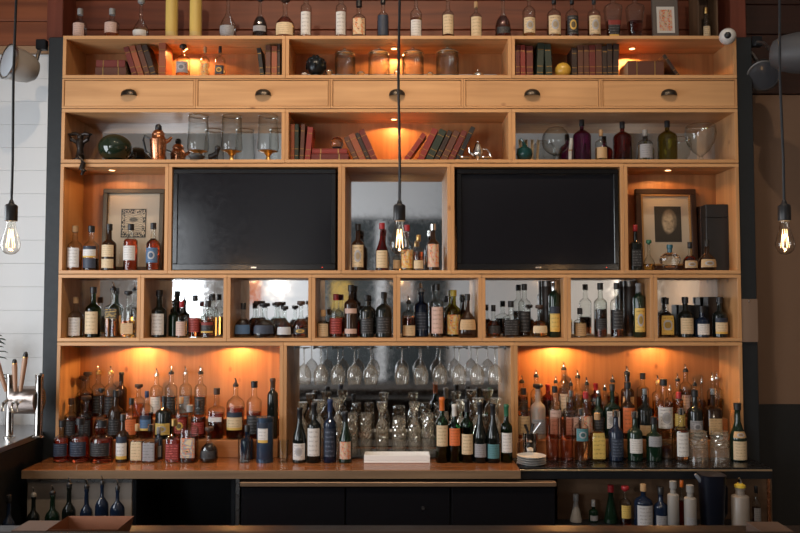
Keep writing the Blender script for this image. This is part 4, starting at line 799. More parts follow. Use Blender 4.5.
# --- row 4: eight mirrored cubbies
c4 = [
 [(70, 297, 14, 'round', 'clear', 'gold', .5, L('white', .05, .55), 'cork'), (93, 287, 15, 'round', 'green', 'gold', .55, L('cream', .08, .56), 'black'), (113, 282, 14, 'square', 'clear', 'amber', .46, L('black', .4, .62, 'diag'), 'pourer'), (128, 291, 15, 'flask', 'clear', 'amber', .4, L('tan', .08, .34), 'stopper:black')],
 [(159, 290, 14.5, 'wine', 'black', None, 0, L('white', .06, .55, 'text'), 'black'), (174.5, 295, 12, 'round', 'darkgreen', None, 0, None, 'pourer', {'Y': .18}), (181.5, 301, 11, 'round', 'clear', 'amber', .5, L('pink', .06, .5), 'red', {'Y': .06}), (195, 295, 13, 'round', 'clear', 'dark', .5, L('red', .14, .52), 'black'), (208, 301, 14, 'round', 'clear', 'dark', .55, L('black', .16, .48, 'band'), 'black', {'Y': .06}), (212.5, 294, 11, 'tall', 'clear', 'amber', .5, None, 'black', {'Y': .2})],
 [(242, 303, 18, 'squat', 'clear', 'black', .60, L('blue', .12, .42, 'plain'), 'black'), (257, 301, 14, 'squat', 'clear', 'dark', .60, None, 'stopper:wood', {'Y': .2}), (264.5, 303, 23, 'squat', 'clear', 'black', .60, L('navy', .14, .42, 'plain'), 'stopper:black', {'Y': .06}), (278, 302, 15, 'squat', 'clear', 'dark', .60, None, 'stopper:wood', {'Y': .2}), (284.5, 306, 16, 'squat', 'clear', 'dark', .60, L('silver', .12, .4, 'plain'), 'stopper:black', {'Y': .06}), (301, 301, 17, 'squat', 'clear', 'dark', .60, L('black', .12, .3, 'emblem'), 'crown', {'Y': .08})],
 [(323, 310, 12, 'round', 'clear', 'gold', .6, L('cream', .04, .6), 'cork'), (336, 294, 14, 'round', 'clear', 'red', .5, L('red', .1, .5, 'text'), 'red'), (351, 285, 14, 'tall', 'brown', None, 0, L('pink', .5, .6, 'plain'), 'black', {'label2': L('pink', .08, .18, 'plain')}), (361, 306, 11, 'round', 'clear', 'red', .55, None, 'black', {'Y': .2}), (367, 295, 14, 'jug', 'black', None, 0, L('black', .1, .5), 'black'), (383.5, 292, 16, 'jug', 'black', None, 0, L('black', .1, .5, 'text'), 'black')],
 [(409, 296, 14, 'jug', 'clear', 'dark', .6, L('cream', .05, .36), 'pourer'), (421.5, 283, 14, 'tall', 'navy', None, 0, L('navy', .15, .55), 'spout:grey', {'Y': .17}), (437, 284, 13, 'tall', 'clear', 'dark', .6, L('pink', .08, .62), 'black'), (446.5, 296, 9, 'tall', 'clear', 'amber', .5, None, 'black', {'Y': .24}), (453.5, 290, 15, 'round', 'olive', 'gold', .5, L('yellow', .06, .52, 'art'), 'yellow', {'Y': .165}), (463, 296, 9, 'round', 'brown', None, 0, None, 'black', {'Y': .235}), (469.5, 294, 19, 'squat', 'brown', None, 0, L('tan', .2, .46), 'black', {'Y': .07})],
 [(493.5, 305, 15, 'squat', 'clear', 'dark', .60, L('black', .14, .42), 'black'), (511, 301, 17, 'flask', 'clear', 'black', .55, L('black', .08, .55), 'black'), (524.5, 284, 12.5, 'tall', 'clear', 'black', .5, L('black', .1, .52, 'text'), 'black', {'Y': .17}), (539.5, 305, 17, 'squat', 'clear', 'amber', .60, L('cream', .16, .42), 'stopper:wood'), (556, 280, 11.5, 'slim', 'darkgreen', None, 0, L('yellow', .1, .54, 'band'), 'foil:silver')],
 [(580, 308, 12.5, 'round', 'clear', 'gold', .6, L('tan', .05, .56), 'black'), (600.5, 283, 13, 'tall', 'clear', 'dark', .36, L('black', .16, .38), 'black'), (617, 283, 13, 'tall', 'clear', 'dark', .55, L('black', .16, .55, 'text'), 'black'), (639.5, 283, 12, 'slim', 'darkgreen', None, 0, L('yellow', .1, .54, 'emblem'), 'foil:grey')],
 [(666.5, 298, 15.5, 'flask', 'clear', 'amber', .62, L('gold', .08, .62, 'emblem'), 'black'), (685.5, 297, 15, 'round', 'black', None, 0, L('cream', .1, .54), 'black'), (702, 306, 14, 'round', 'navy', None, 0, L('white', .1, .5), 'black'), (720, 297, 14.5, 'round', 'black', None, 0, L('cream', .1, .54, 'band'), 'black')]]
for i, sp in enumerate(c4): row(sp, f'in {ORD[i+1]} cubby', Y=.10, base=S4, lim=(r4[i]+T, r4[i+1]-T), group=f'bottles in the {ORD[i+1]} mirrored cubby')
DKC = pm('dark carton', (.035, .022, .016), .4)
tubebox('bottle_tube', 'dark bottle tube at the end of the sixth cubby', 547, 281, 11, .235, S4, DKC, True, None, DARKST)
tubebox('bottle_tube', 'dark bottle tube at the end of the seventh cubby', 630, 281, 13, .235, S4, DKC, True, None, DARKST)
tubebox('bottle_carton', 'dark brown bottle carton at back of the eighth cubby', 713, 297, 14, .22, S4, DKC, False)
tubebox('bottle_carton', 'low black carton at back of the eighth cubby', 690, 305, 17, .22, S4, BLACK, False)

# --- row 5 left: whiskey bottles on the wooden counter
YA = -.10
row([(62, 420, 16, 'round', 'clear', 'red', .66, L('navy', .18, .52), 'black'), (80, 418, 19, 'round', 'clear', 'red', .66, L('navy', .18, .54), 'black'), (102, 420, 22, 'round', 'clear', 'red', .66, L('black', .2, .55, 'text'), 'black'), (122.5, 414, 12.5, 'round', 'brown', None, 0, L('white', .08, .60, 'band'), 'black'),
     (137, 424, 13.5, 'flask', 'clear', 'amber', .6, L('cream', .06, .62), 'cork'), (150.5, 424, 13.5, 'square', 'clear', 'dark', .55, L('grey', .06, .6), 'silver'), (158.5, 427, 8, 'slim', 'navy', None, 0, L('grey', .1, .5), 'grey', {'Y': -.03}), (174, 419, 15, 'square', 'clear', 'red', .6, L('red', .1, .5), 'gold'), (189.5, 405, 16, 'square', 'clear', 'dark', .5, L('grey', .1, .48, 'art'), 'grey'), (209, 427, 18, 'squat', 'clear', 'black', .60, L('black', .14, .4), 'stopper:wood')],
    'whiskey front row', Y=YA, base=CT, group='front row of whiskey bottles')
row([(70, 398, 13, 'round', 'clear', 'dark', .6, L('black', .1, .5), 'wood'), (86, 396, 14, 'round', 'clear', 'dark', .6, L('black', .1, .5), 'stopper:wood'), (101, 388, 14, 'bulb', 'clear', 'dark', .4, None, 'stopper:black'), (115.5, 390, 14, 'round', 'brown', None, 0, L('black', .1, .45), 'black'), (131, 398, 15, 'jug', 'clear', 'amber', .55, L('orange', .12, .55), 'black'),
     (146.5, 391, 13, 'jug', 'clear', 'dark', .6, L('blue', .2, .55, 'band'), 'navy'), (164, 396, 17, 'jug', 'black', None, 0, L('yellow', .12, .42, 'emblem'), 'black'), (181, 397, 14, 'jug', 'clear', 'red', .6, L('red', .16, .55, 'emblem'), 'cork'), (198.5, 400, 15, 'jug', 'clear', 'dark', .6, L('red', .16, .5), 'black'), (216.5, 388, 15, 'square', 'clear', 'dark', .55, L('white', .38, .48, 'plain'), 'wood'),
     (235.5, 378, 18, 'jug', 'clear', 'dark', .6, L('cream', .18, .52, 'band'), 'pourer:wood'), (254, 381, 15, 'tall', 'clear', 'dark', .5, L('black', .1, .45), 'black'), (272.5, 378, 11, 'slim', 'black', None, 0, None, 'foil:wood')],
    'whiskey middle row', Y=.07, lim=(XL+T, E1-T), base=RZ1, group='middle row of whiskey bottles')
row([(76, 376, 13, 'round', 'clear', 'dark', .6, None, 'stopper:wood'), (87, 372, 12, 'round', 'clear', 'dark', .6, None, 'stopper:wood'), (98, 366, 12, 'tall', 'clear', 'dark', .5, L('black', .1, .5), 'pourer:gold'), (110.5, 366, 12, 'tall', 'clear', 'dark', .5, L('black', .1, .5), 'pourer:gold'), (121, 372, 11, 'wine', 'brown', None, 0, None, 'foil:black'), (138.5, 384, 12, 'round', 'clear', 'amber', .5, None, 'stopper:wood'),
     (156.5, 368, 12, 'tall', 'clear', 'amber', .5, L('white', .1, .5), 'pourer:silver'), (171, 366, 12, 'tall', 'clear', 'amber', .5, L('black', .1, .5), 'pourer:black'), (185.5, 366, 12, 'tall', 'clear', 'amber', .5, L('grey', .1, .5), 'pourer:silver'), (200.5, 366, 12, 'tall', 'clear', 'amber', .5, L('black', .1, .5), 'pourer:black')],
    'whiskey back row', ys=(.235, .172), lim=(XL+T, E1-T), base=RZ2, group='back row of whiskey bottles')
def tumbler(px, top, wpx, Y, base, mat, label, name='tumbler', flare=1.1, group=None):
    R = MP(wpx, Y, base)/2; H = ZP(top, Y)-base; o = thing(name, label, 'glass', (XP(px, Y, base), Y, base+.0004), group=group)
    MB().lathe([(R/flare, 0), (R/flare*1.02, .004), (R, H)], 20, cap=False).lathe([(R*.9/flare, .012), (R*.93, H)], 20, cap=False).build('wall', mat, o); MB().lathe([(R/flare*.97, 0.0004), (R/flare*.97, .009)], 20).build('base', mat, o); return o
tumbler(244, 433, 13, -.11, CT, CLEAR, 'clear tumbler beside the blue tin')
tumbler(283.5, 440, 10, -.11, CT, CLEAR, 'small clear shot glass beside the blue tin')
o = tubebox('bottle_tin', 'dark blue cylindrical tin with yellow and white label', 265, 417, 16.5, -.10, CT, pm('blue tin', (.018, .035, .07), .3), True, None, pm('blue tin rim', (.05, .08, .13), .25, .6))
R = MP(16.5, -.1, CT)/2; H = ZP(417, -.1)-CT; m = MB(); m.uv = []
for j in range(2):
    for i in range(9): a = math.radians(-100-38+76*i/8); m.v.append((R*1.015*math.cos(a), R*1.015*math.sin(a), H*(.45+.44*j))); m.uv.append((i/8, j))
for i in range(8): m.f.append((i, i+1, i+10, i+9))
m.build('printed_label', label_mat('white', 'band'), o)
bottle(247, 425, 13, 'round', 'navy', None, 0, None, 'black', Y=.0-.03, base=CT, desc='navy round bottle behind the clear tumbler by blue tin')

# --- row 5 centre: wine, glassware
row([(299.5, 407, 14, 'burg', 'black', None, 0, L('white', .06, .36, 'emblem'), 'foil:black'), (314, 402, 14, 'wine', 'black', None, 0, L('white', .12, .58), 'foil:black'), (330, 399, 13, 'wine', 'navy', None, 0, L('navy', .1, .55, 'text'), 'foil:navy'), (345.5, 411, 13, 'burg', 'darkgreen', None, 0, L('pink', .08, .42, 'art'), 'foil:black')],
    'before whiskey-side glasses', Y=-.11, base=CT, group='wine bottles beside the blue tin', name='wine_bottle')
row([(442, 397, 13, 'wine', 'green', 'dark', .55, L('cream', .26, .58, 'text'), 'foil:orange'), (454.5, 404, 12.5, 'wine', 'green', 'dark', .55, L('orange', .3, .6), 'foil:white'), (467, 399, 13, 'wine', 'green', 'dark', .55, L('cream', .14, .46, 'text'), 'foil:black'), (480, 402, 13.5, 'burg', 'black', None, 0, L('grey', .1, .32), 'foil:black'), (493, 403, 13.5, 'burg', 'black', None, 0, L('teal', .08, .32), 'foil:black'), (506.5, 404, 12, 'wine', 'green', 'gold', .5, L('white', .18, .52, 'text'), 'foil:green')],
    'beside the white plates', Y=-.11, base=CT, group='wine bottles beside the plates', name='wine_bottle')
o = thing('white_tray', 'long low white tray between two groups of wine bottles', 'tray', (XP(397, -.14, CT), -.14, CT+.0004)); hw = MP(33, -.14, CT)
MB().bevbox(-hw, hw, 0, .10, 0, .012, .002).build('base', pm('bright white enamel', (.85, .84, .83), .35), o, False); MB().bevbox(-hw, hw, 0, .006, .0125, .045, .002).bevbox(-hw, hw, .094, .10, .0125, .045, .002).build('long_wall', pm('bright white enamel', (.85, .84, .83), .35), o, False)
for q in (-1, 1): MB().bevbox(min(q*hw, q*(hw-.006)), max(q*hw, q*(hw-.006)), .0065, .0935, .0125, .045, .002).build('end_wall', pm('bright white enamel', (.85, .84, .83), .35), o, False)
# glass rack and hanging glasses
z_ceil = zr['r5t']-T
o = thing('glass_rack', 'steel rails holding wine glasses upside down', 'rack', (XP(400, .1, z_ceil), .0, z_ceil-.022)); hw = MP(104, .1, z_ceil)
for i in range(12):
    x = -hw+2*hw*i/11
    MB().bevbox(x-.006, x+.006, .03, .25, 0, .003, .0005).bevbox(x-.002, x+.002, .03, .25, .0031, .0215, .0005).build('rail', DARKST, o, False)
WG = [(.033, 0), (.033, -.002), (.006, -.006), (.0035, -.012), (.0035, -.075), (.006, -.083), (.022, -.096), (.034, -.118), (.038, -.140), (.036, -.165), (.031, -.185)]
CRY = thin_glass('crystal glass', (.93, .92, .90), .04, .09, 2.0)
def hang(px, Y, zt_, label, sc_=1.0, group='hanging wine glasses'):
    o = thing('wine_glass', label, 'glass', (XP(px, Y, zt_-.1), Y, zt_), group=group)
    MB().lathe([(r*sc_, z*sc_) for r, z in WG[:6]][::-1], 18).build('stem_and_foot', CRY, o); MB().lathe([(r*sc_, z*sc_) for r, z in WG[5:]][::-1], 20, cap=False).build('bowl', CRY, o)
for i, px in enumerate((304, 321, 338, 354.5, 371, 402, 421, 440, 459, 477, 495)): hang(px, .09, z_ceil-.016, f'upside-down hanging wine glass, {ORD[i+1]} from left in the rack', 1.17)
# cut crystal glasses standing on a mat
o = thing('bar_mat', 'thin black bar mat under the cut crystal glasses', 'mat', (XP(398, .1, CT), -.02, CT+.0004)); hw = MP(56, .1, CT); MB().bevbox(-hw, hw, 0, .26, 0, .006, .002).build('mat', BLACK, o, False); MB().bevbox(-hw, hw, -.004, -.0004, 0, .010, .001).build('rim', BLACK, o, False)
CUT = thin_glass('cut crystal', (.92, .88, .78), .02, .10, 2.8)
def crystal(px, top, wpx, Y, kind, label, base=None, group='cut crystal glasses'):
    b = CT+.007 if base is None else base; R = MP(wpx, Y, b)/2; H = ZP(top, Y)-b; o = thing('crystal_'+('goblet' if kind == 'goblet' else 'tumbler'), label, 'glass', (XP(px, Y, b), Y, b), group=group)
    rnd = random.Random(int(px*7))
    def facet(pr, nm_, mat):
        m = MB(); seg = 20; j_ = .13 if mat is CUT else .015; q = [pr[0]]
        for (r0, z0), (r1, z1) in zip(pr, pr[1:]): q += [((r0+r1)/2, (z0+z1)/2), (r1, z1)]
        for k, (r, z) in enumerate(q):
            for i in range(seg): t = 2*PI*(i+.5*(k % 2))/seg; rr = r*(1-rnd.uniform(0, j_)); m.v.append((rr*math.cos(t), rr*math.sin(t), z))
        for k in range(len(q)-1):
            for i in range(seg):
                i2 = (i+1) % seg; A, B, C_, D_ = k*seg+i, k*seg+i2, (k+1)*seg+i2, (k+1)*seg+i
                m.f += [(A, B, D_), (B, C_, D_)] if k % 2 == 0 else [(A, B, C_), (A, C_, D_)]
        m.build(nm_, mat, o, False)
    if kind == 'goblet':   # standing upside down: rim on the mat, foot on top
        facet([(R*.82, 0), (R*.90, H*.16), (R*.97, H*.26)], 'rim_wall', CRY); facet([(R*.97, H*.26), (R, H*.34), (R*.98, H*.42), (R*.93, H*.50), (R*.80, H*.58), (R*.5, H*.66), (R*.24, H*.71)], 'bowl', CUT); facet([(R*.24, H*.71), (R*.2, H*.75), (R*.3, H*.78)], 'stem', CUT); facet([(R*.3, H*.78), (R*.6, H*.84), (R*.78, H*.92), (R*.85, H), (R*.3, H)], 'foot', CUT)
    else:
        facet([(R, 0), (R*.98, H*.4)], 'lower_wall', CRY); facet([(R*.98, H*.4), (R, H*.48), (R*.99, H*.56), (R*.98, H*.64), (R*.97, H*.72), (R*.96, H*.80), (R*.95, H*.88), (R*.9, H)], 'cut_wall', CUT); facet([(R*.9, H), (R*.3, H*1.001)], 'base', CUT)
for i, (px, top, w_, Y, k_) in enumerate(((302, 402, 13, .08, 'goblet'), (319, 400, 14, .08, 'goblet'), (337, 398, 14, .08, 'goblet'), (352, 413, 12, .06, 't'), (366, 413, 12, .06, 't'), (382, 402, 14, .06, 'goblet'), (399, 417, 15, .05, 't'), (414.5, 402, 14, .06, 'goblet'), (428, 413, 13, .06, 't'), (443, 412, 13, .08, 't'), (461, 400, 14, .08, 'goblet'), (478, 398, 15, .08, 'goblet'), (496, 398, 15, .08, 'goblet'))):
    crystal(px, top, w_, Y, k_, f'upside-down cut crystal {"goblet" if k_ == "goblet" else "tumbler"} on bar mat, {ORD[i+1]} from left', None if 340 < px < 452 else CT+.0005)
# plates, shaker
Yp = -.20; s = MP(1, Yp, CT)
for i in range(4):
    o = thing('saucer', ['bottom', 'second lowest', 'third lowest', 'topmost'][i]+' white saucer in the small stack by wine bottles', 'plate', (XP(532.5, Yp, CT), Yp+.03, CT+.0006+i*2.3*s), group='stacked saucers')
    MB().lathe([(8*s, 0), (8.4*s, .5*s), (14.5*s, 2.0*s), (14.6*s, 2.25*s), (8*s, 1.1*s), (.5*s, 1.0*s)], 28).build('plate', GLASS['white'], o); MB().lathe([(8*s, -.0002), (8*s, .3*s), (7.4*s, .3*s)], 24, cap=False).build('foot_ring', GLASS['white'], o)
o = thing('cocktail_shaker', 'shiny steel shaker holding black tools behind the saucers', 'shaker', (XP(530, -.045, CT), -.045, CT+.0004)); H = ZP(433, -.06)-CT; R = MP(8, -.06, CT)
MB().lathe([(R*.75, 0), (R*.8, .004), (R, H*.6), (R*.95, H*.66), (R, H*.72), (R, H)], 20).build('cup', SILVER, o)
for q, (dx, dy, l_) in enumerate(((-.4, 0, .045), (.3, .1, .05), (.9, -.1, .055))): MB().tube([(R*dx*.5, R*dy, H), (R*dx*1.5, R*dy, H+l_)], [.007, .009], 8).build('tool_handle', BLACK if q < 2 else STEEL, o)
MB().tube([(-R, 0, H*.75), (-R*1.5, 0, H*.6), (-R*1.5, 0, H*.1), (-R*.9, 0, H*.05)], .0035, 8).build('handle', COPPER, o)

# --- row 5 right: front row on black counter
tumbler(552.5, 418, 14, -.06, CT, GLASS['pinkglass'], 'tall pink glass tumbler beside the steel shaker', 'tall_tumbler', 1.15)
tumbler(567, 418, 14, -.06, CT, GLASS['pinkglass'], 'tall pink glass tumbler beside the teal-label bottle', 'tall_tumbler', 1.15)
row([(581.5, 408, 14, 'tall', 'clear', 'peach', .66, L('teal', .42, .68, 'emblem'), 'silver'), (597.5, 413, 14.5, 'square', 'clear', 'gold', .68, L('yellow', .06, .66), 'cork'), (616, 410, 15, 'round', 'navy', None, 0, L('navy', .1, .5), 'silver'), (635, 411, 15, 'round', 'darkgreen', None, 0, L('white', .18, .5), 'silver'), (654, 417, 15.5, 'round', 'darkgreen', None, 0, L('grey', .38, .64, 'text'), 'black'),
     (681.5, 408, 14, 'round', 'clear', 'peach', .66, L('white', .1, .6, 'text'), 'silver'), (738, 403, 16, 'burg', 'darkgreen', None, 0, L('cream', .03, .38), 'black', {'label2': L('tan', .44, .56, 'emblem')})],
    'on black counter front', Y=-.06, base=CT, group='front row on the black counter')
o = tumbler(667.3, 432, 12.5, -.04, CT, CLEAR, 'short tumbler of orange drink beside white-label bottle'); R = MP(13, -.04, CT)/2; MB().lathe([(R*.84, .013), (R*.88, .085)], 18).build('drink', LIQ['peach'], o)
crystal(698, 431, 20, -.05, 't', 'wide cut crystal tumbler beside white-label peach bottle on black counter', CT+.0005, 'crystal on the black counter')
crystal(720, 431, 19, -.05, 't', 'wide cut crystal tumbler beside cream-label dark green bottle on black counter', CT+.0005, 'crystal on the black counter')
row([(523, 388, 14, 'round', 'clear', 'peach', .6, L('tan', .1, .5), 'black'), (538, 384, 15, 'round', 'frost', None, 0, L('grey', .1, .4), 'stopper:black'), (555, 386, 13, 'round', 'clear', 'water', .6, L('pink', .1, .6), 'black'), (571, 390, 14, 'square', 'clear', 'water', .6, L('pink', .1, .5), 'silver'), (586, 392, 13, 'round', 'clear', 'peach', .6, L('pink', .1, .55, 'art'), 'red'), (598.5, 390, 11, 'round', 'darkgreen', None, 0, L('black', .1, .5), 'silver'),
     (612.5, 384, 16, 'flask', 'darkgreen', None, 0, L('white', .2, .55, 'emblem'), 'black'), (628, 382, 14, 'wine', 'brown', None, 0, L('orange', .12, .6), 'black'), (645, 388, 15, 'round', 'black', None, 0, L('tan', .08, .3), 'silver'), (664, 379, 17, 'round', 'clear', 'peach', .55, L('white', .2, .58, 'emblem'), 'black'), (679, 392, 12, 'round', 'clear', 'gold', .6, L('yellow', .3, .6), 'red'), (695, 390, 15, 'round', 'black', None, 0, L('grey', .14, .42, 'emblem'), 'black'), (713, 388, 15, 'square', 'brown', None, 0, L('tan', .1, .45), 'silver')],
    'pourer bay middle row', Y=.07, lim=(E2+T, XR-T), base=RZ1, group='middle row of the pourer bay')
row([(522, 375, 12, 'tall', 'clear', 'dark', .6, L('black', .1, .5), 'pourer:black'), (536.5, 369, 12, 'round', 'clear', 'water', .5, None, 'pourer:black'), (548, 384, 11, 'wine', 'maroon', 'dark', .5, None, 'foil:red'), (556, 375, 10, 'round', 'clear', 'water', .5, None, 'pourer:black', {'Y': .17}), (564, 362, 12, 'tall', 'clear', 'water', .6, L('white', .1, .5), 'pourer:black'), (571, 378, 10, 'round', 'clear', 'amber', .5, None, 'pourer:black', {'Y': .17}), (578, 370, 12, 'round', 'clear', 'gold', .55, None, 'pourer:black'), (587, 377, 10, 'round', 'clear', 'peach', .5, None, 'pourer:black', {'Y': .17}), (596, 383, 11, 'wine', 'maroon', 'red', .5, None, 'foil:red'), (605, 384, 9, 'round', 'clear', 'gold', .5, None, 'pourer:black', {'Y': .17}),
     (613, 374, 12, 'round', 'clear', 'dark', .6, None, 'pourer:black'), (627.5, 366, 13, 'wine', 'brown', None, 0, L('tan', .1, .5), 'pourer:black'), (643, 373, 12, 'tall', 'clear', 'amber', .5, None, 'black'), (658, 375, 11, 'tall', 'clear', 'gold', .5, None, 'pourer:gold'), (670, 384, 10, 'round', 'clear', 'amber', .5, None, 'pourer:silver', {'Y': .17}), (678, 373, 11, 'round', 'clear', 'amber', .5, None, 'pourer:black'), (686, 364, 12, 'tall', 'clear', 'peach', .6, L('pink', .1, .5), 'pourer:black'), (695, 378, 10, 'round', 'clear', 'amber', .5, None, 'pourer:black', {'Y': .17}), (702, 375, 11, 'bulb', 'clear', 'gold', .5, None, 'pourer:silver'), (713, 372, 11, 'tall', 'clear', 'dark', .5, None, 'pourer:silver'), (721, 371, 10, 'tall', 'clear', 'gold', .5, None, 'pourer:silver', {'Y': .22})],
    'pourer bay back row', ys=(.238, .172), lim=(E2+T, XR-T), base=RZ2, group='back row of the pourer bay')

# --- lower rails
row([(33, 487, 12, 'round', 'black', None, 0, L('grey', .1, .5), 'pourer:grey'), (52, 485, 14, 'round', 'darkgreen', None, 0, L('black', .1, .5), 'pourer:black'), (68.5, 477, 13, 'round', 'black', None, 0, L('white', .12, .5), 'pourer:black'), (86, 479, 12, 'round', 'navy', None, 0, L('grey', .12, .5), 'pourer:black'), (101.5, 475, 13, 'jug', 'navy', None, 0, L('grey', .12, .55), 'pourer:black'), (117, 480, 14, 'jug', 'navy', None, 0, L('grey', .12, .55), 'pourer:black')],
    'in lower steel-side rail', Y=-.40, base=.56, group='bottles in the lower rail')
row([(576, 494, 12, 'cone', 'whiteplastic', None, 0, None, 'grey', {'Y': -.16}), (593.5, 500, 9, 'round', 'darkgreen', None, 0, L('grey', .1, .4), 'white', {'Y': -.16}), (611, 485, 14, 'cone', 'darkgreen', None, 0, None, 'red', {'Y': -.18}), (625.5, 486, 11, 'tall', 'clear', 'red', .4, L('yellow', .25, .62), 'stopper:red', {'Y': -.24}), (643.5, 484, 18, 'jug', 'navy', None, 0, L('silver', .08, .62, 'text'), 'cork', {'Y': -.28}), (661, 487, 14, 'round', 'navy', None, 0, L('grey', .12, .4), 'black', {'Y': -.30}),
     (673.5, 481, 11, 'squeeze', 'whiteplastic', None, 0, None, 'grey', {'Y': -.36}), (682, 480, 9, 'round', 'clear', 'red', .6, None, 'orange', {'Y': -.24}), (690.5, 485, 12, 'squeeze', 'whiteplastic', None, 0, L('grey', .2, .4), 'grey', {'Y': -.38}), (740.5, 478, 17, 'squeeze', 'frost', None, 0, None, 'pourer:yellow', {'Y': -.36}), (756.5, 486, 8, 'round', 'clear', 'dark', .5, L('grey', .1, .5), 'black', {'Y': -.20})],
    'in lower sauce rail', base=SHZ, group='bottles in the lower sauce rail', name='sauce_bottle')
o = thing('blue_pitcher', 'dark navy plastic pitcher among the sauce bottles', 'pitcher', (XP(712, -.34, .8), -.34, SHZ+.0004)); R = MP(12, -.34, .8); H = ZP(474, -.34)-SHZ
MB().lathe([(R*.8, 0), (R*.82, .004), (R, H*.95), (R*1.05, H)], 20, n=3.5).build('jug', pm('navy plastic', (.004, .006, .014), .4), o); MB().tube([(-R*.9, 0, H*.88), (-R*1.3, -.01, H*.97), (-R*1.45, -.012, H*1.0)], [.012, .010, .006], 8).build('spout', pm('pale grey plastic', (.2, .22, .26), .4), o); MB().tube([(R, 0, H*.85), (R*1.3, .01, H*.75), (R*1.25, .01, H*.3), (R*.9, 0, H*.2)], .007, 8).build('handle', MATS['navy plastic'], o)
bottle(8, 495, 12, 'round', 'navy', None, 0, L('grey', .1, .4), 'black', Y=-.58, base=.56, desc='navy round bottle at far end below the beer taps')
# napkins and copper tray on the inner rail of the front bar
zrail = BARZ-.05; Yr = ybar+.10
def stack(name, label, px0, px1, n, hgt, mat, Yc):
    x0, x1 = XP(px0, Yc, zrail), XP(px1, Yc, zrail); o = thing(name, label, 'napkins', ((x0+x1)/2, Yc, zrail+.0005)); hw = (x1-x0)/2
    for i in range(n): MB().box(-hw, hw, -.06, .06, i*hgt/n, (i+1)*hgt/n-.0008, Matrix.Rotation(random.uniform(-.03, .03), 4, 'Z')).build('napkin', mat, o, False)
stack('napkin_stack', 'flat stack of tan napkins beside the copper tray', 20, 54, 6, .040, pm('tan napkin', (.10, .062, .045), .8), Yr); stack('napkin_stack', 'flat stack of tan napkins near the squeeze bottle', 754, 786, 6, .036, MATS['tan napkin'], Yr)
o = thing('copper_tray', 'shallow copper tray beside the tan napkins', 'tray', (XP(92, Yr, zrail), Yr, zrail+.0005)); hw = MP(34, Yr, zrail)
MB().bevbox(-hw*.92, hw*.92, -.07, .07, 0, .004, .001).build('base', pm('tarnished copper', (.20, .075, .035), .5, .5), o, False)
m = MB(); a, b = hw*.92, hw; m.v = [(-a, -.07, .0042), (a, -.07, .0042), (a, .07, .0042), (-a, .07, .0042), (-b, -.08, .05), (b, -.08, .05), (b, .08, .05), (-b, .08, .05)]; m.f = [(0, 1, 5, 4), (1, 2, 6, 5), (2, 3, 7, 6), (3, 0, 4, 7)]; m.build('flared_wall', pm('tarnished copper', (.20, .075, .035), .5, .5), o, False)

# ------------------------------------------------------------------ pendants
BULB = thin_glass('bulb glass', (.97, .945, .90), .02, 0, 1.7); FIL = emit('filament', (1, .62, .28), 7)
def pendant(x, Y, zs, label, power, group='pendants over the bar', col=(1, .55, .22)):
    o = thing('pendant_lamp', label, 'lamp', (x, Y, zs), group=group)
    MB().lathe([(.020, 0), (.0205, .002), (.0205, .050), (.017, .055), (.010, .058), (.006, .070), (.004, .072)], 18).build('socket', BLACK, o)
    MB().tube([(0, 0, .07), (.001, 0, .2), (-.004, .002, .5), (.003, 0, .9), (0, 0, CZ-zs-.02)], .0045, 8).build('cord', BLACK, o); MB().lathe([(.05, CZ-zs-.02), (.05, CZ-zs-.004), (.03, CZ-zs-.001)], 20).build('canopy', BLACKM, o)
    MB().lathe([(.004, -.113), (.016, -.110), (.026, -.100), (.031, -.086), (.031, -.074), (.026, -.055), (.018, -.030), (.0145, -.010), (.0145, -.001)], 22, cap=False).build('bulb', BULB, o)
    f = MB()
    for i in range(6):
        a = 2*PI*i/6; b = a+.5; f.tube([(.007*math.cos(a), .007*math.sin(a), -.028), (.013*math.cos(b), .013*math.sin(b), -.090)], .0006, 5)
    f.build('filament', FIL, o); MB().tube([(0, 0, -.001), (0, 0, -.032)], [.006, .003], 8).build('glass_stem', CLEAR, o)
    lamp(o, (0, 0, -.06), power, 'POINT', col, .006)
Yd = -D+2.55
for px, lb in ((11, 'bare filament pendant bulb in front of the white wall'), (399.5, 'bare filament pendant bulb hanging before the middle mirrored shelf'), (784.5, 'bare filament pendant bulb in front of the brown wall')):
    zs = ZP(221, Yd); pendant(XP(px, Yd, zs), Yd, zs, lb, 3.5)
for px, py, lb in ((278, 283, 'bare filament pendant behind the viewer seen in third cubby'), (632, 286, 'bare filament pendant behind the viewer seen in seventh cubby')):
    Yq = -7.4; d = 4.68+(.28-Yq); pendant((px-400)/F*d, Yq, HC+(300-py)/F*d, lb, 14 if px < 400 else 60, 'pendants in the room', (1, .86, .72))

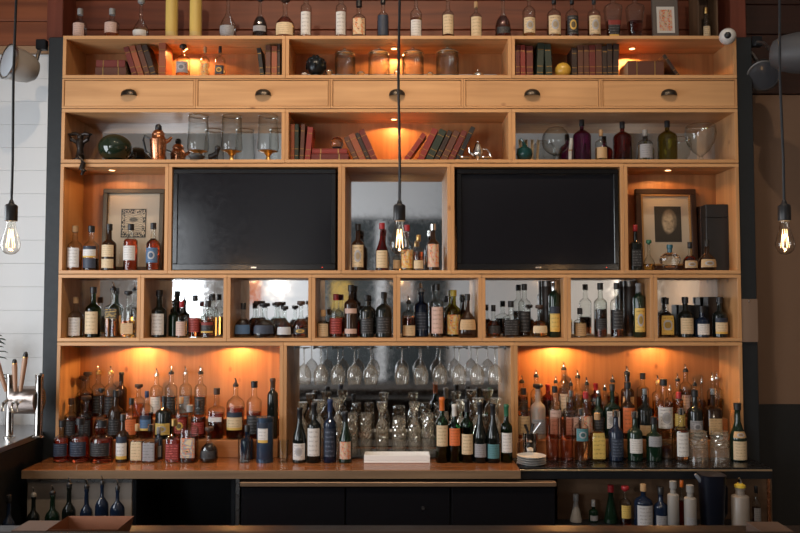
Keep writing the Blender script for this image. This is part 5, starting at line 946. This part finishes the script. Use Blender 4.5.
# ceiling track spots that light the shelving from above the bar (out of the frame)
TRK = thing('lamp_track', 'black ceiling track above the front bar', 'track', (0, -2.40, CZ-.03)); MB().bevbox(-2.3, 2.3, -.02, .02, 0, .03, .004).build('rail', BLACKM, TRK, False)
for q in (-1, 1): MB().bevbox(min(q*2.3, q*2.34), max(q*2.3, q*2.34), -.024, .024, -.002, .03, .004).build('end_cap', BLACK, TRK, False)
for x, pw, lb in ((-1.05, 170, 'black track spotlight above the framed print'), (.1, 190, 'black track spotlight above the middle of the bar'), (1.35, 85, 'black track spotlight above the framed portrait')):
    o = thing('track_spotlight', lb, 'lamp', (x, -2.40, CZ-.031), group='track spotlights'); d = Vector((0, 2.4, -3.9)).normalized(); m4 = (Matrix.Translation((0, 0, -.10)) @ d.to_track_quat('Z', 'Y').to_matrix().to_4x4())
    MB().tube([(0, 0, 0), (0, 0, -.08)], .008, 8).build('stem', BLACKM, o)
    m = MB().lathe([(.02, -.06), (.034, -.055), (.040, .05), (.040, .07), (.034, .072), (.032, .04)], 20); m.v = [tuple(m4 @ Vector(v)) for v in m.v]; m.build('head', BLACKM, o)
    m = MB().lathe([(.031, .052), (.030, .056)], 18); m.v = [tuple(m4 @ Vector(v)) for v in m.v]; m.build('lens', emit('track lens', (1, .8, .55), 6), o)
    l_ = lamp(o, tuple(m4 @ Vector((0, 0, .09))), pw, 'SPOT', (1, .76, .52), .03, 74, .8); l_.rotation_euler = d.to_track_quat('-Z', 'Y').to_euler()

# ------------------------------------------------------------------ spot lamps, dome camera, paper, taps, plant
WLAMP = pm('grey lamp enamel', (.42, .38, .34), .35)
def spotlamp(name, label, x, Y, z, aim, L_, R_, mat, mount):
    o = thing(name, label, 'lamp', (x, Y, z)); a = Vector(aim).normalized(); m4 = a.to_track_quat('Z', 'Y').to_matrix().to_4x4()
    def rot(mb): mb.v = [tuple(m4 @ Vector(v)) for v in mb.v]; return mb
    rot(MB().lathe([(R_*.25, -L_*.55), (R_*.6, -L_*.5), (R_*.85, -L_*.3), (R_*.98, 0), (R_, L_*.4), (R_, L_*.45)], 26, cap=True)).build('head', mat, o)
    rot(MB().lathe([(R_*1.06, L_*.36), (R_*1.08, L_*.40), (R_*1.08, L_*.47), (R_*1.0, L_*.48)], 26, cap=False)).build('rim', STEEL if mat is WLAMP else DARKST, o); rot(MB().lathe([(R_*.93, L_*.455), (R_*.7, L_*.49)], 26)).build('lens', pm('pale lens', (.45, .48, .52), .2) if mat is WLAMP else pm('dark lens', (.05, .05, .055), .1), o)
    mv = Vector(mount)-Vector((x, Y, z)); st = m4 @ Vector((0, 0, -L_*.45)); MB().tube([tuple(st), tuple(st*.4+mv*.6+Vector((0, 0, .02))), tuple(mv)], .011, 8).build('arm', STEEL, o); MB().bevbox(mv.x-.03, mv.x+.03, mv.y-.02, mv.y+.02, mv.z-.03, mv.z+.03, .004).build('bracket', BLACKM, o, False)
    return o
def at(px, py, Y): z = ZP(py, Y); return XP(px, Y, z), Y, z
a = at(21, 66, .02); mt_ = at(42, 45, .05)
spotlamp('spot_lamp', 'grey spotlight on bracket beside the charcoal post, white wall', *a, (-.62, -.75, .12), .17, .098, WLAMP, mt_)
a = at(763, 73, .05); spotlamp('spot_lamp', 'dark round spotlight beside the charcoal post, brown wall', *a, (-.35, -.8, -.5), .15, .085, pm('shaded lamp enamel', (.05, .045, .042), .4), at(745, 48, .05))  # pale head standing in the dark; shade is put into enamel and rim
a = at(796, 53, -.24); spotlamp('spot_lamp', 'larger grey spotlight above the dark round one', *a, (.75, -.55, -.15), .24, .115, pm('shaded grey enamel', (.07, .07, .075), .5), at(756, 42, .05))  # enamel and rim darkened likewise for the gloom on this side
MB_ = None
o = thing('dome_camera', 'white ball camera with black lens at shelving corner', 'camera', at(727.5, 41, -.01)); R = MP(8, 0, 3.3)
o.location = at(727.5, 36.5, -.06)
MB().sphere((0, 0, 0), R, 22, 14).build('shell', GLASS['white'], o); MB().sphere((-R*.26, -R*.70, -R*.10), (R*.45, R*.38, R*.45), 16, 10).build('lens', BLACK, o)
MB().tube([(0, R*.5, R*.4), (0, .05, zr['top']-o.location.z+.012), (0, .10, zr['top']-o.location.z+.012)], .008, 8).build('mount', GLASS['white'], o)
x0, x1 = XP(741, -.01, 1.8), XP(759, -.01, 1.8)
o = thing('paper_notice', 'pinned paper sheet on the charcoal post by brown wall', 'paper', ((x0+x1)/2, .008, ZP(342, 0))); hw = (x1-x0)/2; H = ZP(299, 0)-ZP(342, 0)
m = MB(); n = 8
for i in range(n+1): m.v += [(-hw+2*hw*i/n, -.004*math.sin(PI*i/n)-.002*i/n, 0), (-hw+2*hw*i/n, -.004*math.sin(PI*i/n)-.002*i/n, H)]
m.f = [(2*i, 2*i+2, 2*i+3, 2*i+1) for i in range(n)]; k = len(m.v); m.v += [(x, y+.0006, z) for x, y, z in m.v]; m.f += [tuple(k+q for q in reversed(f)) for f in m.f]; m.build('sheet', pm('tan paper', (.20, .13, .09), .8), o, True); MB().sphere((0, -.007, H-.012), .004, 8, 6).build('pin', STEEL, o)
# beer tap tower
TY = -.18; a = at(22, 400, TY); bz = ze; s = MP(1, TY, 1.2)
o = thing('beer_tower', 'polished steel beer tap tower with three wooden handles', 'beer tap', (a[0], TY, bz+.0005)); hT = ZP(378, TY)-bz
for q in (-12, 17): MB().lathe([(5.5*s, 0), (5.5*s, .006), (3.8*s, .012), (3.8*s, hT), (4.1*s, hT+.004), (4.1*s, hT+.02), (2*s, hT+.026)], 18, cx=q*s).build('column', SILVER, o)
m = MB().lathe([(13*s, -11*s), (14*s, -10*s), (14*s, 14.5*s), (13*s, 15.5*s)], 28); m.v = [(z, y+.03, -x+hT*.62) for x, y, z in m.v]; m.build('drum', pm('drum steel', (.36, .30, .27), .3, 1), o)
HW = wood('tap handle wood', (.30, .16, .10), (.42, .25, .16), 'Z')
for dx, lean in ((-9, -.32), (0, -.05), (5, .12)):
    h0 = hT*.80; hd = .21 if dx != 0 else .17
    MB().tube([(dx*s, -.06, h0-.05), (dx*s, -.10, h0-.06), (dx*s, -.115, h0-.10)], .009, 8).build('faucet', SILVER, o)
    mm = Matrix.Translation((dx*s, -.075, h0)) @ Matrix.Rotation(lean, 4, 'Y'); p = MB().lathe([(.008, 0), (.010, .02), (.014, hd*.75), (.012, hd*.9)], 12); p.v = [tuple(mm @ Vector(v)) for v in p.v]; hh = p.build('tap_handle', HW, o)
    p = MB().lathe([(.012, hd*.902), (.013, hd*.93), (.010, hd), (.004, hd*1.03)], 12); p.v = [tuple(mm @ Vector(v)) for v in p.v]; p.build('finial', BLACK, hh); p = MB().lathe([(.0135, hd*.87), (.0135, hd*.90)], 12); p.v = [tuple(mm @ Vector(v)) for v in p.v]; p.build('ferrule', BRASS, hh)
# hanging leafy plant behind the taps, mostly out of the frame
LEAF = pm('dull leaf', (.035, .06, .035), .6)
def plant(label, px, py, Y, n, seed):
    r = random.Random(seed); x, _, z = at(px, py, Y); o = thing('potted_plant', label, 'plant', (x, Y, bz+.0005)); hz = z-bz
    MB().lathe([(.045, 0), (.06, .01), (.065, .10), (.07, .105), (.07, .115), (.06, .115)], 18).build('pot', pm('clay pot', (.22, .10, .06), .7), o)
    MB().tube([(0, 0, .1), (.01, 0, hz*.5), (0, 0, hz)], [.008, .006, .004], 6).build('stem', LEAF, o)
    for i in range(n):
        t = r.uniform(.3, 1); ang = r.uniform(0, 2*PI); l_ = r.uniform(.08, .14); b = Vector((0, 0, hz*t)); d = Vector((math.cos(ang), math.sin(ang)*.6, r.uniform(-.1, .35))).normalized(); sd = d.cross(Vector((0, 0, 1))).normalized()
        m = MB(); pts = [b]
        m.v = [tuple(b)]
        for q in (.3, .6, .85): c = b+d*l_*q+Vector((0, 0, -.02*q*q)); w_ = l_*.22*math.sin(PI*q); m.v += [tuple(c-sd*w_), tuple(c+Vector((0, 0, .004))), tuple(c+sd*w_)]
        m.v.append(tuple(b+d*l_+Vector((0, 0, -.025)))); m.f = [(0, 1, 2), (0, 2, 3), (1, 4, 5, 2), (2, 5, 6, 3), (4, 7, 8, 5), (5, 8, 9, 6), (7, 10, 8), (8, 10, 9)]
        k = len(m.v); m.v += [(x_, y_, z_-.0015) for x_, y_, z_ in m.v]; m.f += [tuple(k+q for q in reversed(f)) for f in m.f]; m.build('leaf', LEAF, o)
plant('leafy green plant behind the beer taps', -14, 330, .12, 26, 3)
